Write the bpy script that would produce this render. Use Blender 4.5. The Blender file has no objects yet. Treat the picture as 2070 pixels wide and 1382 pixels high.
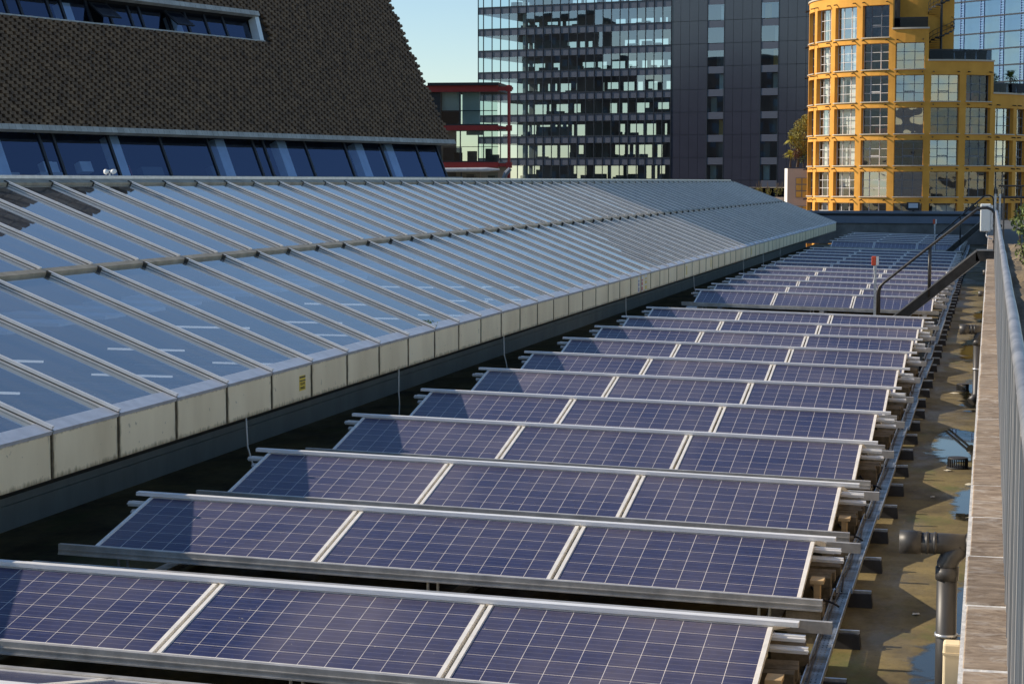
import bpy, bmesh, math, random
from mathutils import Vector, Matrix
random.seed(7)
R = math.radians
S = bpy.context.scene
COL = S.collection

# ------------------------------------------------------------------ camera
CAM = Vector((3.63193, -12.23524, 2.63915))
YAW, PITCH, ROLL, FPX = 0.245616, 0.084237, 0.0010586, 3852.886
PW, PH = 2070.0, 1382.0
fw = Vector((-math.sin(YAW)*math.cos(PITCH), math.cos(YAW)*math.cos(PITCH), -math.sin(PITCH)))
r0 = Vector((math.cos(YAW), math.sin(YAW), 0)); u0 = r0.cross(fw)
RT = r0*math.cos(ROLL) + u0*math.sin(ROLL); UP = u0*math.cos(ROLL) - r0*math.sin(ROLL)
cd = bpy.data.cameras.new('camera'); cam = bpy.data.objects.new('camera', cd); COL.objects.link(cam)
cd.sensor_fit = 'HORIZONTAL'; cd.sensor_width = 36.0; cd.lens = 36.0*FPX/PW
cd.clip_start = 0.05; cd.clip_end = 5000
cam.matrix_world = Matrix(((RT.x, UP.x, -fw.x, CAM.x), (RT.y, UP.y, -fw.y, CAM.y), (RT.z, UP.z, -fw.z, CAM.z), (0, 0, 0, 1)))
S.camera = cam
S.render.resolution_x, S.render.resolution_y = 1024, 683

# ------------------------------------------------------------------ light
SUN_DIR = Vector((1.0, 0.06, -0.57)).normalized()
el = math.asin(-SUN_DIR.z); az = math.atan2(-SUN_DIR.x, -SUN_DIR.y)     # azimuth of the sun, clockwise from +Y
W = bpy.data.worlds.new('World'); S.world = W; W.use_nodes = True
nt = W.node_tree; bg = nt.nodes['Background']
sky = nt.nodes.new('ShaderNodeTexSky'); sky.sky_type = 'NISHITA'; sky.sun_disc = False
sky.sun_elevation = el; sky.sun_rotation = az; sky.altitude = 30; sky.air_density = 1.0; sky.dust_density = 0.04; sky.ozone_density = 3.4
nt.links.new(sky.outputs[0], bg.inputs[0]); bg.inputs[1].default_value = 0.118
sd = bpy.data.lights.new('sun', 'SUN'); sd.energy = 5.0; sd.angle = R(0.5); sd.color = (1.0, 0.87, 0.70)
sun = bpy.data.objects.new('sun', sd); COL.objects.link(sun); sun.location = (-60, -10, 60)
sun.rotation_euler = SUN_DIR.to_track_quat('-Z', 'Y').to_euler()
S.view_settings.view_transform = 'Standard'; S.view_settings.look = 'None'
S.view_settings.exposure = 0.28; S.view_settings.gamma = 1.0
try: S.view_settings.use_curve_mapping = False
except Exception: pass

# ------------------------------------------------------------------ pixel helpers (photo pixel -> ray)
def ray(px, py): return fw + RT*((px-1035)/FPX) + UP*((691-py)/FPX)
def at_z(px, py, z): d = ray(px, py); return CAM + d*((z-CAM.z)/d.z)
def at_x(px, py, x): d = ray(px, py); return CAM + d*((x-CAM.x)/d.x)
def at_y(px, py, y): d = ray(px, py); return CAM + d*((y-CAM.y)/d.y)
def at_d(px, py, dist): d = ray(px, py); return CAM + d*dist          # dist along the optical axis
class Plane:
    def __init__(s, p, u, v): s.p, s.u, s.v = Vector(p), Vector(u).normalized(), Vector(v).normalized(); s.n = s.u.cross(s.v).normalized()
    def hit(s, px, py):
        d = ray(px, py); t = (s.p-CAM).dot(s.n)/d.dot(s.n); q = CAM + d*t - s.p
        return q.dot(s.u), q.dot(s.v)
    def at(s, a, b, c=0): return s.p + s.u*a + s.v*b + s.n*c

# ------------------------------------------------------------------ materials
def new_mat(name):
    m = bpy.data.materials.new(name); m.use_nodes = True
    return m, m.node_tree, m.node_tree.nodes['Principled BSDF']
def mat(name, col, rough=0.6, metal=0.0, var=0.0, scale=8.0, bump=0.0, col2=None, spec=0.5, detail=5.0, stretch=None, coords='pos', rand=0.0, lo=0.35, hi=0.65):
    m, t, b = new_mat(name); N, L = t.nodes, t.links
    b.inputs['Roughness'].default_value = rough; b.inputs['Metallic'].default_value = metal
    b.inputs['Specular IOR Level'].default_value = spec
    b.inputs['Base Color'].default_value = (*col, 1)
    if var or col2 or bump or rand:
        if coords == 'pos':
            src = N.new('ShaderNodeNewGeometry').outputs['Position']
        else:
            src = N.new('ShaderNodeTexCoord').outputs['Object']
        mp = N.new('ShaderNodeMapping'); L.new(src, mp.inputs[0])
        if stretch: mp.inputs['Scale'].default_value = stretch
        nz = N.new('ShaderNodeTexNoise'); nz.inputs['Scale'].default_value = scale; nz.inputs['Detail'].default_value = detail
        nz.inputs['Roughness'].default_value = 0.65
        L.new(mp.outputs[0], nz.inputs['Vector'])
        rp = N.new('ShaderNodeValToRGB'); L.new(nz.outputs['Fac'], rp.inputs[0])
        c2 = col2 if col2 else tuple(max(0, c*(1-var)) for c in col)
        c1 = col if col2 else tuple(min(1, c*(1+var)) for c in col)
        rp.color_ramp.elements[0].position = lo; rp.color_ramp.elements[1].position = hi
        rp.color_ramp.elements[0].color = (*c2, 1); rp.color_ramp.elements[1].color = (*c1, 1)
        out = rp.outputs[0]
        if rand:
            oi = N.new('ShaderNodeObjectInfo'); mr = N.new('ShaderNodeMapRange'); L.new(oi.outputs['Random'], mr.inputs[0])
            mr.inputs['To Min'].default_value = 1-rand; mr.inputs['To Max'].default_value = 1+rand
            mx = N.new('ShaderNodeVectorMath'); mx.operation = 'SCALE'; L.new(out, mx.inputs[0]); L.new(mr.outputs[0], mx.inputs['Scale']); out = mx.outputs[0]
        L.new(out, b.inputs['Base Color'])
        if bump:
            bp = N.new('ShaderNodeBump'); bp.inputs['Strength'].default_value = bump; bp.inputs['Distance'].default_value = 0.02
            L.new(nz.outputs['Fac'], bp.inputs['Height']); L.new(bp.outputs[0], b.inputs['Normal'])
    return m
def glass_mat(name, tint, refl, rough=0.01, refl_col=(1, 1, 1), wav=0.0, wscale=0.3, jit=0.0, dirt=0.0, streak=(1, 1, 1)):
    """thin coated glazing: tinted see-through plus a mirror share that grows at grazing angles"""
    m, t, b = new_mat(name); N, L = t.nodes, t.links; N.remove(b)
    tr = N.new('ShaderNodeBsdfTransparent'); tr.inputs[0].default_value = (*tint, 1)
    gl = N.new('ShaderNodeBsdfGlossy'); gl.inputs['Roughness'].default_value = rough; gl.inputs[0].default_value = (*refl_col, 1)
    lw = N.new('ShaderNodeLayerWeight'); pw5 = N.new('ShaderNodeMath'); pw5.operation = 'POWER'; L.new(lw.outputs['Facing'], pw5.inputs[0]); pw5.inputs[1].default_value = 5.0
    lw.inputs[0].default_value = 0.5
    mr = N.new('ShaderNodeMapRange'); L.new(pw5.outputs[0], mr.inputs[0]); mr.inputs['To Min'].default_value = refl; mr.inputs['To Max'].default_value = 1.0
    if wav:
        g = N.new('ShaderNodeNewGeometry'); nz = N.new('ShaderNodeTexNoise'); nz.inputs['Scale'].default_value = wscale; L.new(g.outputs['Position'], nz.inputs['Vector'])
        nz.inputs['Detail'].default_value = 1.0
        bp = N.new('ShaderNodeBump'); bp.inputs['Strength'].default_value = wav; bp.inputs['Distance'].default_value = 0.3
        L.new(nz.outputs['Fac'], bp.inputs['Height']); L.new(bp.outputs[0], gl.inputs['Normal'])
    if jit:                                             # every pane sits at its own slight angle
        oi = N.new('ShaderNodeObjectInfo'); wn = N.new('ShaderNodeTexWhiteNoise'); wn.noise_dimensions = '1D'; L.new(oi.outputs['Random'], wn.inputs['W'])
        v1 = N.new('ShaderNodeVectorMath'); v1.operation = 'SUBTRACT'; L.new(wn.outputs['Color'], v1.inputs[0]); v1.inputs[1].default_value = (0.5, 0.5, 0.5)
        v2 = N.new('ShaderNodeVectorMath'); v2.operation = 'SCALE'; L.new(v1.outputs[0], v2.inputs[0]); v2.inputs['Scale'].default_value = jit
        g2 = N.new('ShaderNodeNewGeometry'); v3 = N.new('ShaderNodeVectorMath'); L.new(bp.outputs[0] if wav else g2.outputs['Normal'], v3.inputs[0]); L.new(v2.outputs[0], v3.inputs[1])
        v4 = N.new('ShaderNodeVectorMath'); v4.operation = 'NORMALIZE'; L.new(v3.outputs[0], v4.inputs[0]); L.new(v4.outputs[0], gl.inputs['Normal'])
    mx = N.new('ShaderNodeMixShader'); L.new(mr.outputs[0], mx.inputs[0]); L.new(tr.outputs[0], mx.inputs[1]); L.new(gl.outputs[0], mx.inputs[2])
    out = mx.outputs[0]
    if dirt:
        g3 = N.new('ShaderNodeNewGeometry'); mp = N.new('ShaderNodeMapping'); mp.inputs['Scale'].default_value = streak; L.new(g3.outputs['Position'], mp.inputs[0])
        nd = N.new('ShaderNodeTexNoise'); nd.inputs['Scale'].default_value = 1.0; nd.inputs['Detail'].default_value = 7; L.new(mp.outputs[0], nd.inputs['Vector'])
        rd = N.new('ShaderNodeMapRange'); L.new(nd.outputs['Fac'], rd.inputs[0]); rd.inputs['From Min'].default_value = 0.35; rd.inputs['From Max'].default_value = 0.75; rd.inputs['To Min'].default_value = dirt*0.25; rd.inputs['To Max'].default_value = dirt
        df = N.new('ShaderNodeBsdfDiffuse'); df.inputs[0].default_value = (0.55, 0.53, 0.48, 1)
        m2 = N.new('ShaderNodeMixShader'); L.new(rd.outputs[0], m2.inputs[0]); L.new(out, m2.inputs[1]); L.new(df.outputs[0], m2.inputs[2]); out = m2.outputs[0]
    L.new(out, N['Material Output'].inputs['Surface'])
    return m

M = {}
M['alu'] = mat('aluminium', (0.86, 0.85, 0.83), 0.34, 0.1, var=0.12, scale=20, stretch=(0.3, 8, 8), coords='pos')
M['alu_dull'] = mat('aluminium_dull', (0.52, 0.50, 0.46), 0.45, 0.5, var=0.2, scale=6)
M['frame'] = mat('panel_frame', (0.84, 0.80, 0.72), 0.42, 0.1, var=0.1, scale=9)
M['backsheet'] = mat('backsheet', (0.86, 0.78, 0.70), 0.35, 0, var=0.15, scale=14)
M['backside'] = mat('panel_back', (0.55, 0.55, 0.54), 0.7)
def deck_mat():
    m, t, b = new_mat('roof_membrane'); N, L = t.nodes, t.links
    g = N.new('ShaderNodeNewGeometry')
    def nz(sc, det, st=(1, 1, 1)):
        mp = N.new('ShaderNodeMapping'); mp.inputs['Scale'].default_value = st; L.new(g.outputs['Position'], mp.inputs[0])
        n = N.new('ShaderNodeTexNoise'); n.inputs['Scale'].default_value = sc; n.inputs['Detail'].default_value = det; n.inputs['Roughness'].default_value = 0.68; L.new(mp.outputs[0], n.inputs['Vector']); return n.outputs['Fac']
    def ramp(f, p0, c0, p1, c1):
        r = N.new('ShaderNodeValToRGB'); L.new(f, r.inputs[0]); e = r.color_ramp.elements; e[0].position, e[1].position = p0, p1; e[0].color, e[1].color = (*c0, 1), (*c1, 1); return r.outputs[0]
    a = ramp(nz(1.1, 9), 0.34, (0.040, 0.029, 0.012), 0.70, (0.235, 0.18, 0.068))
    f2 = ramp(nz(2.3, 8, (1, 0.5, 1)), 0.55, (0, 0, 0), 0.72, (0.8, 0.8, 0.8)); mx = N.new('ShaderNodeMixRGB'); L.new(f2, mx.inputs[0]); L.new(a, mx.inputs[1]); mx.inputs[2].default_value = (0.085, 0.105, 0.02, 1)
    f3 = ramp(nz(30, 4), 0.56, (0, 0, 0), 0.72, (0.8, 0.8, 0.8)); m2 = N.new('ShaderNodeMixRGB'); L.new(f3, m2.inputs[0]); L.new(mx.outputs[0], m2.inputs[1]); m2.inputs[2].default_value = (0.05, 0.04, 0.02, 1)
    L.new(m2.outputs[0], b.inputs['Base Color'])
    r = ramp(nz(0.9, 5, (1.6, 0.6, 1)), 0.40, (0.55, 0.55, 0.55), 0.60, (0.95, 0.95, 0.95)); L.new(r, b.inputs['Roughness'])
    bp = N.new('ShaderNodeBump'); bp.inputs['Strength'].default_value = 0.25; bp.inputs['Distance'].default_value = 0.01; L.new(nz(22, 6), bp.inputs['Height']); L.new(bp.outputs[0], b.inputs['Normal'])
    return m
M['deck'] = deck_mat()
M['water'] = None
M['rubber'] = mat('black_rubber', (0.018, 0.018, 0.02), 0.6, 0, var=0.3, scale=12)
M['pipe'] = mat('black_plastic_pipe', (0.040, 0.039, 0.038), 0.45, 0, var=0.25, scale=9, stretch=(1, 1, 0.3))
M['galv'] = mat('galvanised_steel', (0.50, 0.52, 0.54), 0.42, 0.8, var=0.25, scale=18)
M['block'] = mat('ballast_block', (0.22, 0.17, 0.11), 0.95, 0, col2=(0.09, 0.07, 0.035), scale=9, bump=0.4, rand=0.25)
def fascia_mat():
    m, t, b = new_mat('fascia_panel'); N, L = t.nodes, t.links
    def mth(op, a, bb=None):
        n = N.new('ShaderNodeMath'); n.operation = op
        for i, v in enumerate((a, bb)):
            if v is None: continue
            if isinstance(v, (int, float)): n.inputs[i].default_value = v
            else: L.new(v, n.inputs[i])
        return n.outputs[0]
    g = N.new('ShaderNodeNewGeometry'); tc = N.new('ShaderNodeTexCoord'); sx = N.new('ShaderNodeSeparateXYZ'); L.new(tc.outputs['Object'], sx.inputs[0])
    mp = N.new('ShaderNodeMapping'); mp.inputs['Scale'].default_value = (1, 1, 0.35); L.new(g.outputs['Position'], mp.inputs[0])
    nz = N.new('ShaderNodeTexNoise'); nz.inputs['Scale'].default_value = 1.6; nz.inputs['Detail'].default_value = 9; L.new(mp.outputs[0], nz.inputs['Vector'])
    n2 = N.new('ShaderNodeTexNoise'); n2.inputs['Scale'].default_value = 26; n2.inputs['Detail'].default_value = 4; L.new(mp.outputs[0], n2.inputs['Vector'])
    cr = N.new('ShaderNodeValToRGB'); L.new(nz.outputs['Fac'], cr.inputs[0]); cr.color_ramp.elements[0].position = 0.3; cr.color_ramp.elements[1].position = 0.62
    cr.color_ramp.elements[0].color = (0.74, 0.60, 0.36, 1); cr.color_ramp.elements[1].color = (0.92, 0.78, 0.50, 1)
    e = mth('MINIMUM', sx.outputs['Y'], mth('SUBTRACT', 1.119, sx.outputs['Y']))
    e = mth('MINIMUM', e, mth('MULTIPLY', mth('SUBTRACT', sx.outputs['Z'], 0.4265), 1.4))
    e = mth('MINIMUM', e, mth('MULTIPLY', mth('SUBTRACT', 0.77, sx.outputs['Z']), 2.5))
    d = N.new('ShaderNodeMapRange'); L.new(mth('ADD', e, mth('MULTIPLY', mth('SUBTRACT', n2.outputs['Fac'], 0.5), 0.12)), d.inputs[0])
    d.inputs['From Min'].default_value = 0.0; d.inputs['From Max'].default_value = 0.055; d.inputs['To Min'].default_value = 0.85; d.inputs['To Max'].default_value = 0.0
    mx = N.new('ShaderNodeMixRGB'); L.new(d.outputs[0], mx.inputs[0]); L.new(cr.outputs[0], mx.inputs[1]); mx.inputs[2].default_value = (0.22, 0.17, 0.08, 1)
    sp = N.new('ShaderNodeTexNoise'); sp.inputs['Scale'].default_value = 14; sp.inputs['Detail'].default_value = 2; L.new(g.outputs['Position'], sp.inputs['Vector'])
    s2 = mth('MULTIPLY', mth('GREATER_THAN', sp.outputs['Fac'], 0.72), 0.5)
    m2 = N.new('ShaderNodeMixRGB'); L.new(s2, m2.inputs[0]); L.new(mx.outputs[0], m2.inputs[1]); m2.inputs[2].default_value = (0.30, 0.25, 0.14, 1)
    L.new(m2.outputs[0], b.inputs['Base Color']); b.inputs['Roughness'].default_value = 0.6
    return m
M['fascia'] = fascia_mat()
M['grime'] = mat('joint_grime', (0.12, 0.095, 0.05), 0.8, 0, var=0.5, scale=10)
M['lip'] = mat('gutter_lip', (0.66, 0.66, 0.66), 0.4, 0.4, var=0.12, scale=6)
M['bar'] = mat('glazing_bar', (0.90, 0.85, 0.77), 0.38, 0.1, var=0.06, scale=5, spec=0.7)
M['bar_dark'] = mat('bar_gasket', (0.05, 0.045, 0.035), 0.7)
M['beige_alu'] = mat('purlin_cap', (0.36, 0.31, 0.22), 0.6, 0.1, var=0.25, scale=4)
M['kerb'] = mat('kerb_sheet', (0.21, 0.235, 0.22), 0.45, 0.2, var=0.15, scale=2, stretch=(1, 1, 0.3))
M['soffit'] = mat('soffit_dark', (0.06, 0.065, 0.06), 0.8)
M['sky_glass'] = glass_mat('skylight_glass', (0.80, 0.88, 0.95), 0.22, 0.008, (0.96, 0.98, 1.0), jit=0.016, dirt=0.15, streak=(0.9, 5.0, 0.9))
M['interior_dark'] = mat('ceiling_void_dark', (0.05, 0.075, 0.12), 0.8)
M['interior_pale'] = mat('ceiling_void_pale', (0.55, 0.60, 0.64), 0.8)
M['white_strip'] = mat('white_ceiling_trim', (0.8, 0.79, 0.75), 0.6)
M['brick'] = mat('lattice_brick', (0.25, 0.155, 0.085), 0.95, 0, col2=(0.085, 0.055, 0.036), scale=3.3, detail=3, lo=0.3, hi=0.7)
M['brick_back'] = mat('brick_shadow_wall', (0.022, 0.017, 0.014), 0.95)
M['mirrored_brick'] = mat('far_brick', (0.20, 0.15, 0.12), 0.9, 0, var=0.35, scale=0.12)
M['ledge'] = mat('precast_ledge', (0.42, 0.41, 0.37), 0.9, 0, var=0.15, scale=2, rand=0.1)
M['column'] = mat('pale_concrete_column', (0.72, 0.78, 0.78), 0.85, 0, var=0.08, scale=2)
M['steel_dark'] = mat('dark_steel', (0.022, 0.024, 0.028), 0.45, 0.2)
M['brick_glass'] = glass_mat('dark_blue_glazing', (0.62, 0.72, 0.85), 0.17, 0.01, (0.55, 0.68, 1.0), wav=0.03)
M['blind'] = mat('grey_roller_blind', (0.42, 0.45, 0.45), 0.8, 0, var=0.06, scale=1)
M['red'] = mat('red_steel', (0.30, 0.022, 0.018), 0.45, 0, var=0.1, scale=3)
M['pav_glass'] = glass_mat('pavilion_glass', (0.72, 0.84, 0.80), 0.12, 0.01, wav=0.06, wscale=0.5)
M['tower_glass'] = glass_mat('tower_glass', (0.66, 0.78, 0.79), 0.25, 0.012, (0.82, 0.9, 1.0), wav=0.02, wscale=0.25, jit=0.012)
M['spandrel'] = mat('grey_spandrel', (0.085, 0.095, 0.125), 0.22, 0.1)
M['cladding'] = mat('charcoal_cladding', (0.030, 0.032, 0.048), 0.16, 0.0, var=0.06, scale=0.3, spec=0.8)
M['mullion'] = mat('mullion', (0.018, 0.024, 0.035), 0.4, 0.3)
M['slab'] = mat('floor_slab', (0.12, 0.13, 0.13), 0.9)
M['office_dark'] = mat('office_core', (0.14, 0.16, 0.16), 0.9)
M['office_pale'] = mat('office_wall', (0.5, 0.5, 0.45), 0.9)
M['yellow'] = mat('yellow_render', (0.79, 0.385, 0.06), 0.85, 0, col2=(0.65, 0.30, 0.042), scale=0.5, detail=8)
M['sill'] = mat('pale_sill', (0.56, 0.48, 0.36), 0.7)
M['win_frame'] = mat('window_frame_grey', (0.13, 0.15, 0.18), 0.5)
M['win_frame_pale'] = mat('window_frame_pale', (0.62, 0.60, 0.58), 0.5)
M['apt_glass'] = glass_mat('apartment_glass', (0.8, 0.85, 0.85), 0.09, 0.01, wav=0.10, wscale=0.6)
M['apt_glass2'] = glass_mat('apartment_glass_dark', (0.7, 0.78, 0.85), 0.05, 0.01, (0.7, 0.8, 1.0), wav=0.08, wscale=0.6, jit=0.03)
M['apt_glass3'] = glass_mat('apartment_glass_bright', (0.7, 0.78, 0.8), 0.32, 0.01, (0.9, 0.95, 1.0), wav=0.10, wscale=0.5, jit=0.05)
M['curtain'] = mat('white_curtain', (0.75, 0.73, 0.68), 0.9, 0, var=0.12, scale=3, stretch=(3, 3, 0.1))
M['room'] = mat('room_dark', (0.10, 0.085, 0.07), 0.9, 0, var=0.5, scale=1.2)
M['beige'] = mat('beige_render', (0.48, 0.38, 0.31), 0.9, 0, var=0.06, scale=0.5)
M['white_render'] = mat('white_render', (0.78, 0.76, 0.72), 0.9)
M['amber'] = mat('amber_blind', (0.60, 0.34, 0.06), 0.6, 0, var=0.15, scale=2)
M['blue_glass'] = glass_mat('blue_tower_glass', (0.20, 0.28, 0.38), 0.30, 0.01, (0.58, 0.76, 0.95), wav=0.14, wscale=0.22, jit=0.02)
M['blue_mull'] = mat('ladder_mullion', (0.18, 0.30, 0.55), 0.4, 0.2)
M['end_metal'] = mat('end_wall_metal', (0.16, 0.19, 0.24), 0.45, 0.3, var=0.1, scale=1)
M['end_conc'] = mat('end_wall_concrete', (0.20, 0.19, 0.17), 0.9, 0, var=0.35, scale=0.9, detail=8)
def coping_mat():
    m, t, b = new_mat('weathered_coping'); N, L = t.nodes, t.links
    g = N.new('ShaderNodeNewGeometry'); oi = N.new('ShaderNodeObjectInfo')
    def nz(sc, det, st, dist=0.0):
        mp = N.new('ShaderNodeMapping'); mp.inputs['Scale'].default_value = st; L.new(g.outputs['Position'], mp.inputs[0])
        n = N.new('ShaderNodeTexNoise'); n.inputs['Scale'].default_value = sc; n.inputs['Detail'].default_value = det; n.inputs['Roughness'].default_value = 0.7; n.inputs['Distortion'].default_value = dist; L.new(mp.outputs[0], n.inputs['Vector']); return n.outputs['Fac']
    def ramp(f, p0, c0, p1, c1):
        r = N.new('ShaderNodeValToRGB'); L.new(f, r.inputs[0]); e = r.color_ramp.elements; e[0].position, e[1].position = p0, p1; e[0].color, e[1].color = (*c0, 1), (*c1, 1); return r.outputs[0]
    a = ramp(nz(6.0, 8, (1.0, 2.2, 1), 1.2), 0.36, (0.16, 0.11, 0.07), 0.64, (0.40, 0.31, 0.22))
    f = ramp(nz(4.5, 9, (1.3, 2.0, 1), 0.8), 0.52, (0, 0, 0), 0.70, (0.85, 0.85, 0.85)); mx = N.new('ShaderNodeMixRGB'); L.new(f, mx.inputs[0]); L.new(a, mx.inputs[1]); mx.inputs[2].default_value = (0.52, 0.47, 0.41, 1)
    mr = N.new('ShaderNodeMapRange'); L.new(oi.outputs['Random'], mr.inputs[0]); mr.inputs['To Min'].default_value = 0.75; mr.inputs['To Max'].default_value = 1.15
    sc = N.new('ShaderNodeVectorMath'); sc.operation = 'SCALE'; L.new(mx.outputs[0], sc.inputs[0]); L.new(mr.outputs[0], sc.inputs['Scale']); L.new(sc.outputs[0], b.inputs['Base Color']); b.inputs['Roughness'].default_value = 0.92
    bp = N.new('ShaderNodeBump'); bp.inputs['Strength'].default_value = 0.5; bp.inputs['Distance'].default_value = 0.012; L.new(nz(9, 7, (1, 3, 1), 1.0), bp.inputs['Height']); L.new(bp.outputs[0], b.inputs['Normal'])
    return m
M['coping'] = coping_mat()
M['mortar'] = mat('pale_joint', (0.62, 0.60, 0.56), 0.9, 0, var=0.2, scale=25, bump=0.4)
M['parapet'] = mat('parapet_face', (0.62, 0.51, 0.37), 0.9, 0, var=0.3, scale=3)
M['fence'] = mat('grey_fence_sheet', (0.46, 0.445, 0.42), 0.55, 0.35, var=0.2, scale=2.5, stretch=(1, 4, 0.25), rand=0.12)
M['fence_rail'] = mat('grey_top_rail', (0.42, 0.42, 0.43), 0.42, 0.5, col2=(0.20, 0.21, 0.23), scale=3)
M['black_metal'] = mat('black_painted_steel', (0.030, 0.029, 0.028), 0.42, 0.2, var=0.4, scale=8)
M['grey_edge'] = mat('worn_steel_edge', (0.30, 0.29, 0.27), 0.5, 0.5)
M['enclosure'] = mat('white_enclosure', (0.74, 0.76, 0.73), 0.45)
M['red_plastic'] = mat('red_plastic', (0.62, 0.08, 0.03), 0.4)
M['sign_yellow'] = mat('sign_yellow', (0.78, 0.56, 0.03), 0.5)
M['sign_white'] = mat('sign_white', (0.75, 0.75, 0.75), 0.5)
M['sign_blue'] = mat('sign_blue', (0.10, 0.16, 0.42), 0.5)
M['sign_red'] = mat('sign_red', (0.62, 0.06, 0.05), 0.5)
M['ink'] = mat('black_ink', (0.02, 0.018, 0.01), 0.6)
M['cream'] = mat('cream_plastic', (0.78, 0.66, 0.44), 0.5, 0, var=0.06, scale=4)
M['cable_white'] = mat('pale_cable', (0.62, 0.60, 0.52), 0.6)
M['leaf'] = mat('leaf_green', (0.10, 0.14, 0.028), 0.7, 0, var=0.5, scale=3)
M['leaf_yellow'] = mat('leaf_olive', (0.27, 0.245, 0.055), 0.7, 0, var=0.45, scale=3)
M['leaf_palm'] = mat('palm_leaf', (0.33, 0.29, 0.03), 0.6, 0, var=0.3, scale=3)
M['leaf_red'] = mat('russet_leaf', (0.14, 0.05, 0.035), 0.7, 0, var=0.3, scale=3)
M['bark'] = mat('bark', (0.09, 0.065, 0.045), 0.9, 0, var=0.3, scale=9)
M['soil'] = mat('dry_mulch', (0.27, 0.21, 0.13), 0.95, 0, col2=(0.10, 0.075, 0.045), scale=14, bump=0.8)
M['moss'] = mat('moss', (0.13, 0.17, 0.02), 0.95, 0, var=0.5, scale=60)
M['ground'] = mat('city_ground', (0.09, 0.09, 0.085), 0.9, 0, var=0.3, scale=0.05)
M['planter'] = mat('dark_planter', (0.035, 0.04, 0.05), 0.5)
M['smoked'] = glass_mat('smoked_balustrade', (0.30, 0.32, 0.38), 0.03, 0.02, (0.4, 0.45, 0.55))
M['lamp_lens'] = mat('floodlight_lens', (0.55, 0.62, 0.70), 0.15)
M['debris'] = mat('pale_scrap', (0.6, 0.55, 0.42), 0.8)
M['wood'] = mat('timber_batten', (0.48, 0.33, 0.16), 0.8, 0, var=0.15, scale=8)

def water_mat():
    m, t, b = new_mat('puddle_water'); N, L = t.nodes, t.links
    b.inputs['Base Color'].default_value = (0.016, 0.015, 0.008, 1); b.inputs['Roughness'].default_value = 0.015; b.inputs['IOR'].default_value = 1.33
    g = N.new('ShaderNodeNewGeometry'); tc = N.new('ShaderNodeTexCoord')
    n1 = N.new('ShaderNodeTexNoise'); n1.inputs['Scale'].default_value = 3.2; n1.inputs['Detail'].default_value = 8; n1.inputs['Roughness'].default_value = 0.62; L.new(g.outputs['Position'], n1.inputs['Vector'])
    ln = N.new('ShaderNodeVectorMath'); ln.operation = 'LENGTH'; L.new(tc.outputs['Object'], ln.inputs[0])
    ad = N.new('ShaderNodeMath'); ad.operation = 'MULTIPLY_ADD'; L.new(n1.outputs['Fac'], ad.inputs[0]); ad.inputs[1].default_value = 1.5; L.new(ln.outputs['Value'], ad.inputs[2])
    mr = N.new('ShaderNodeMapRange'); L.new(ad.outputs[0], mr.inputs[0]); mr.inputs['From Min'].default_value = 1.27; mr.inputs['From Max'].default_value = 1.50; mr.inputs['To Min'].default_value = 1.0; mr.inputs['To Max'].default_value = 0.0
    tr = N.new('ShaderNodeBsdfTransparent'); mx = N.new('ShaderNodeMixShader'); L.new(mr.outputs[0], mx.inputs[0]); L.new(tr.outputs[0], mx.inputs[1]); L.new(b.outputs[0], mx.inputs[2])
    L.new(mx.outputs[0], N['Material Output'].inputs['Surface'])
    return m
M['water'] = water_mat()

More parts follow.
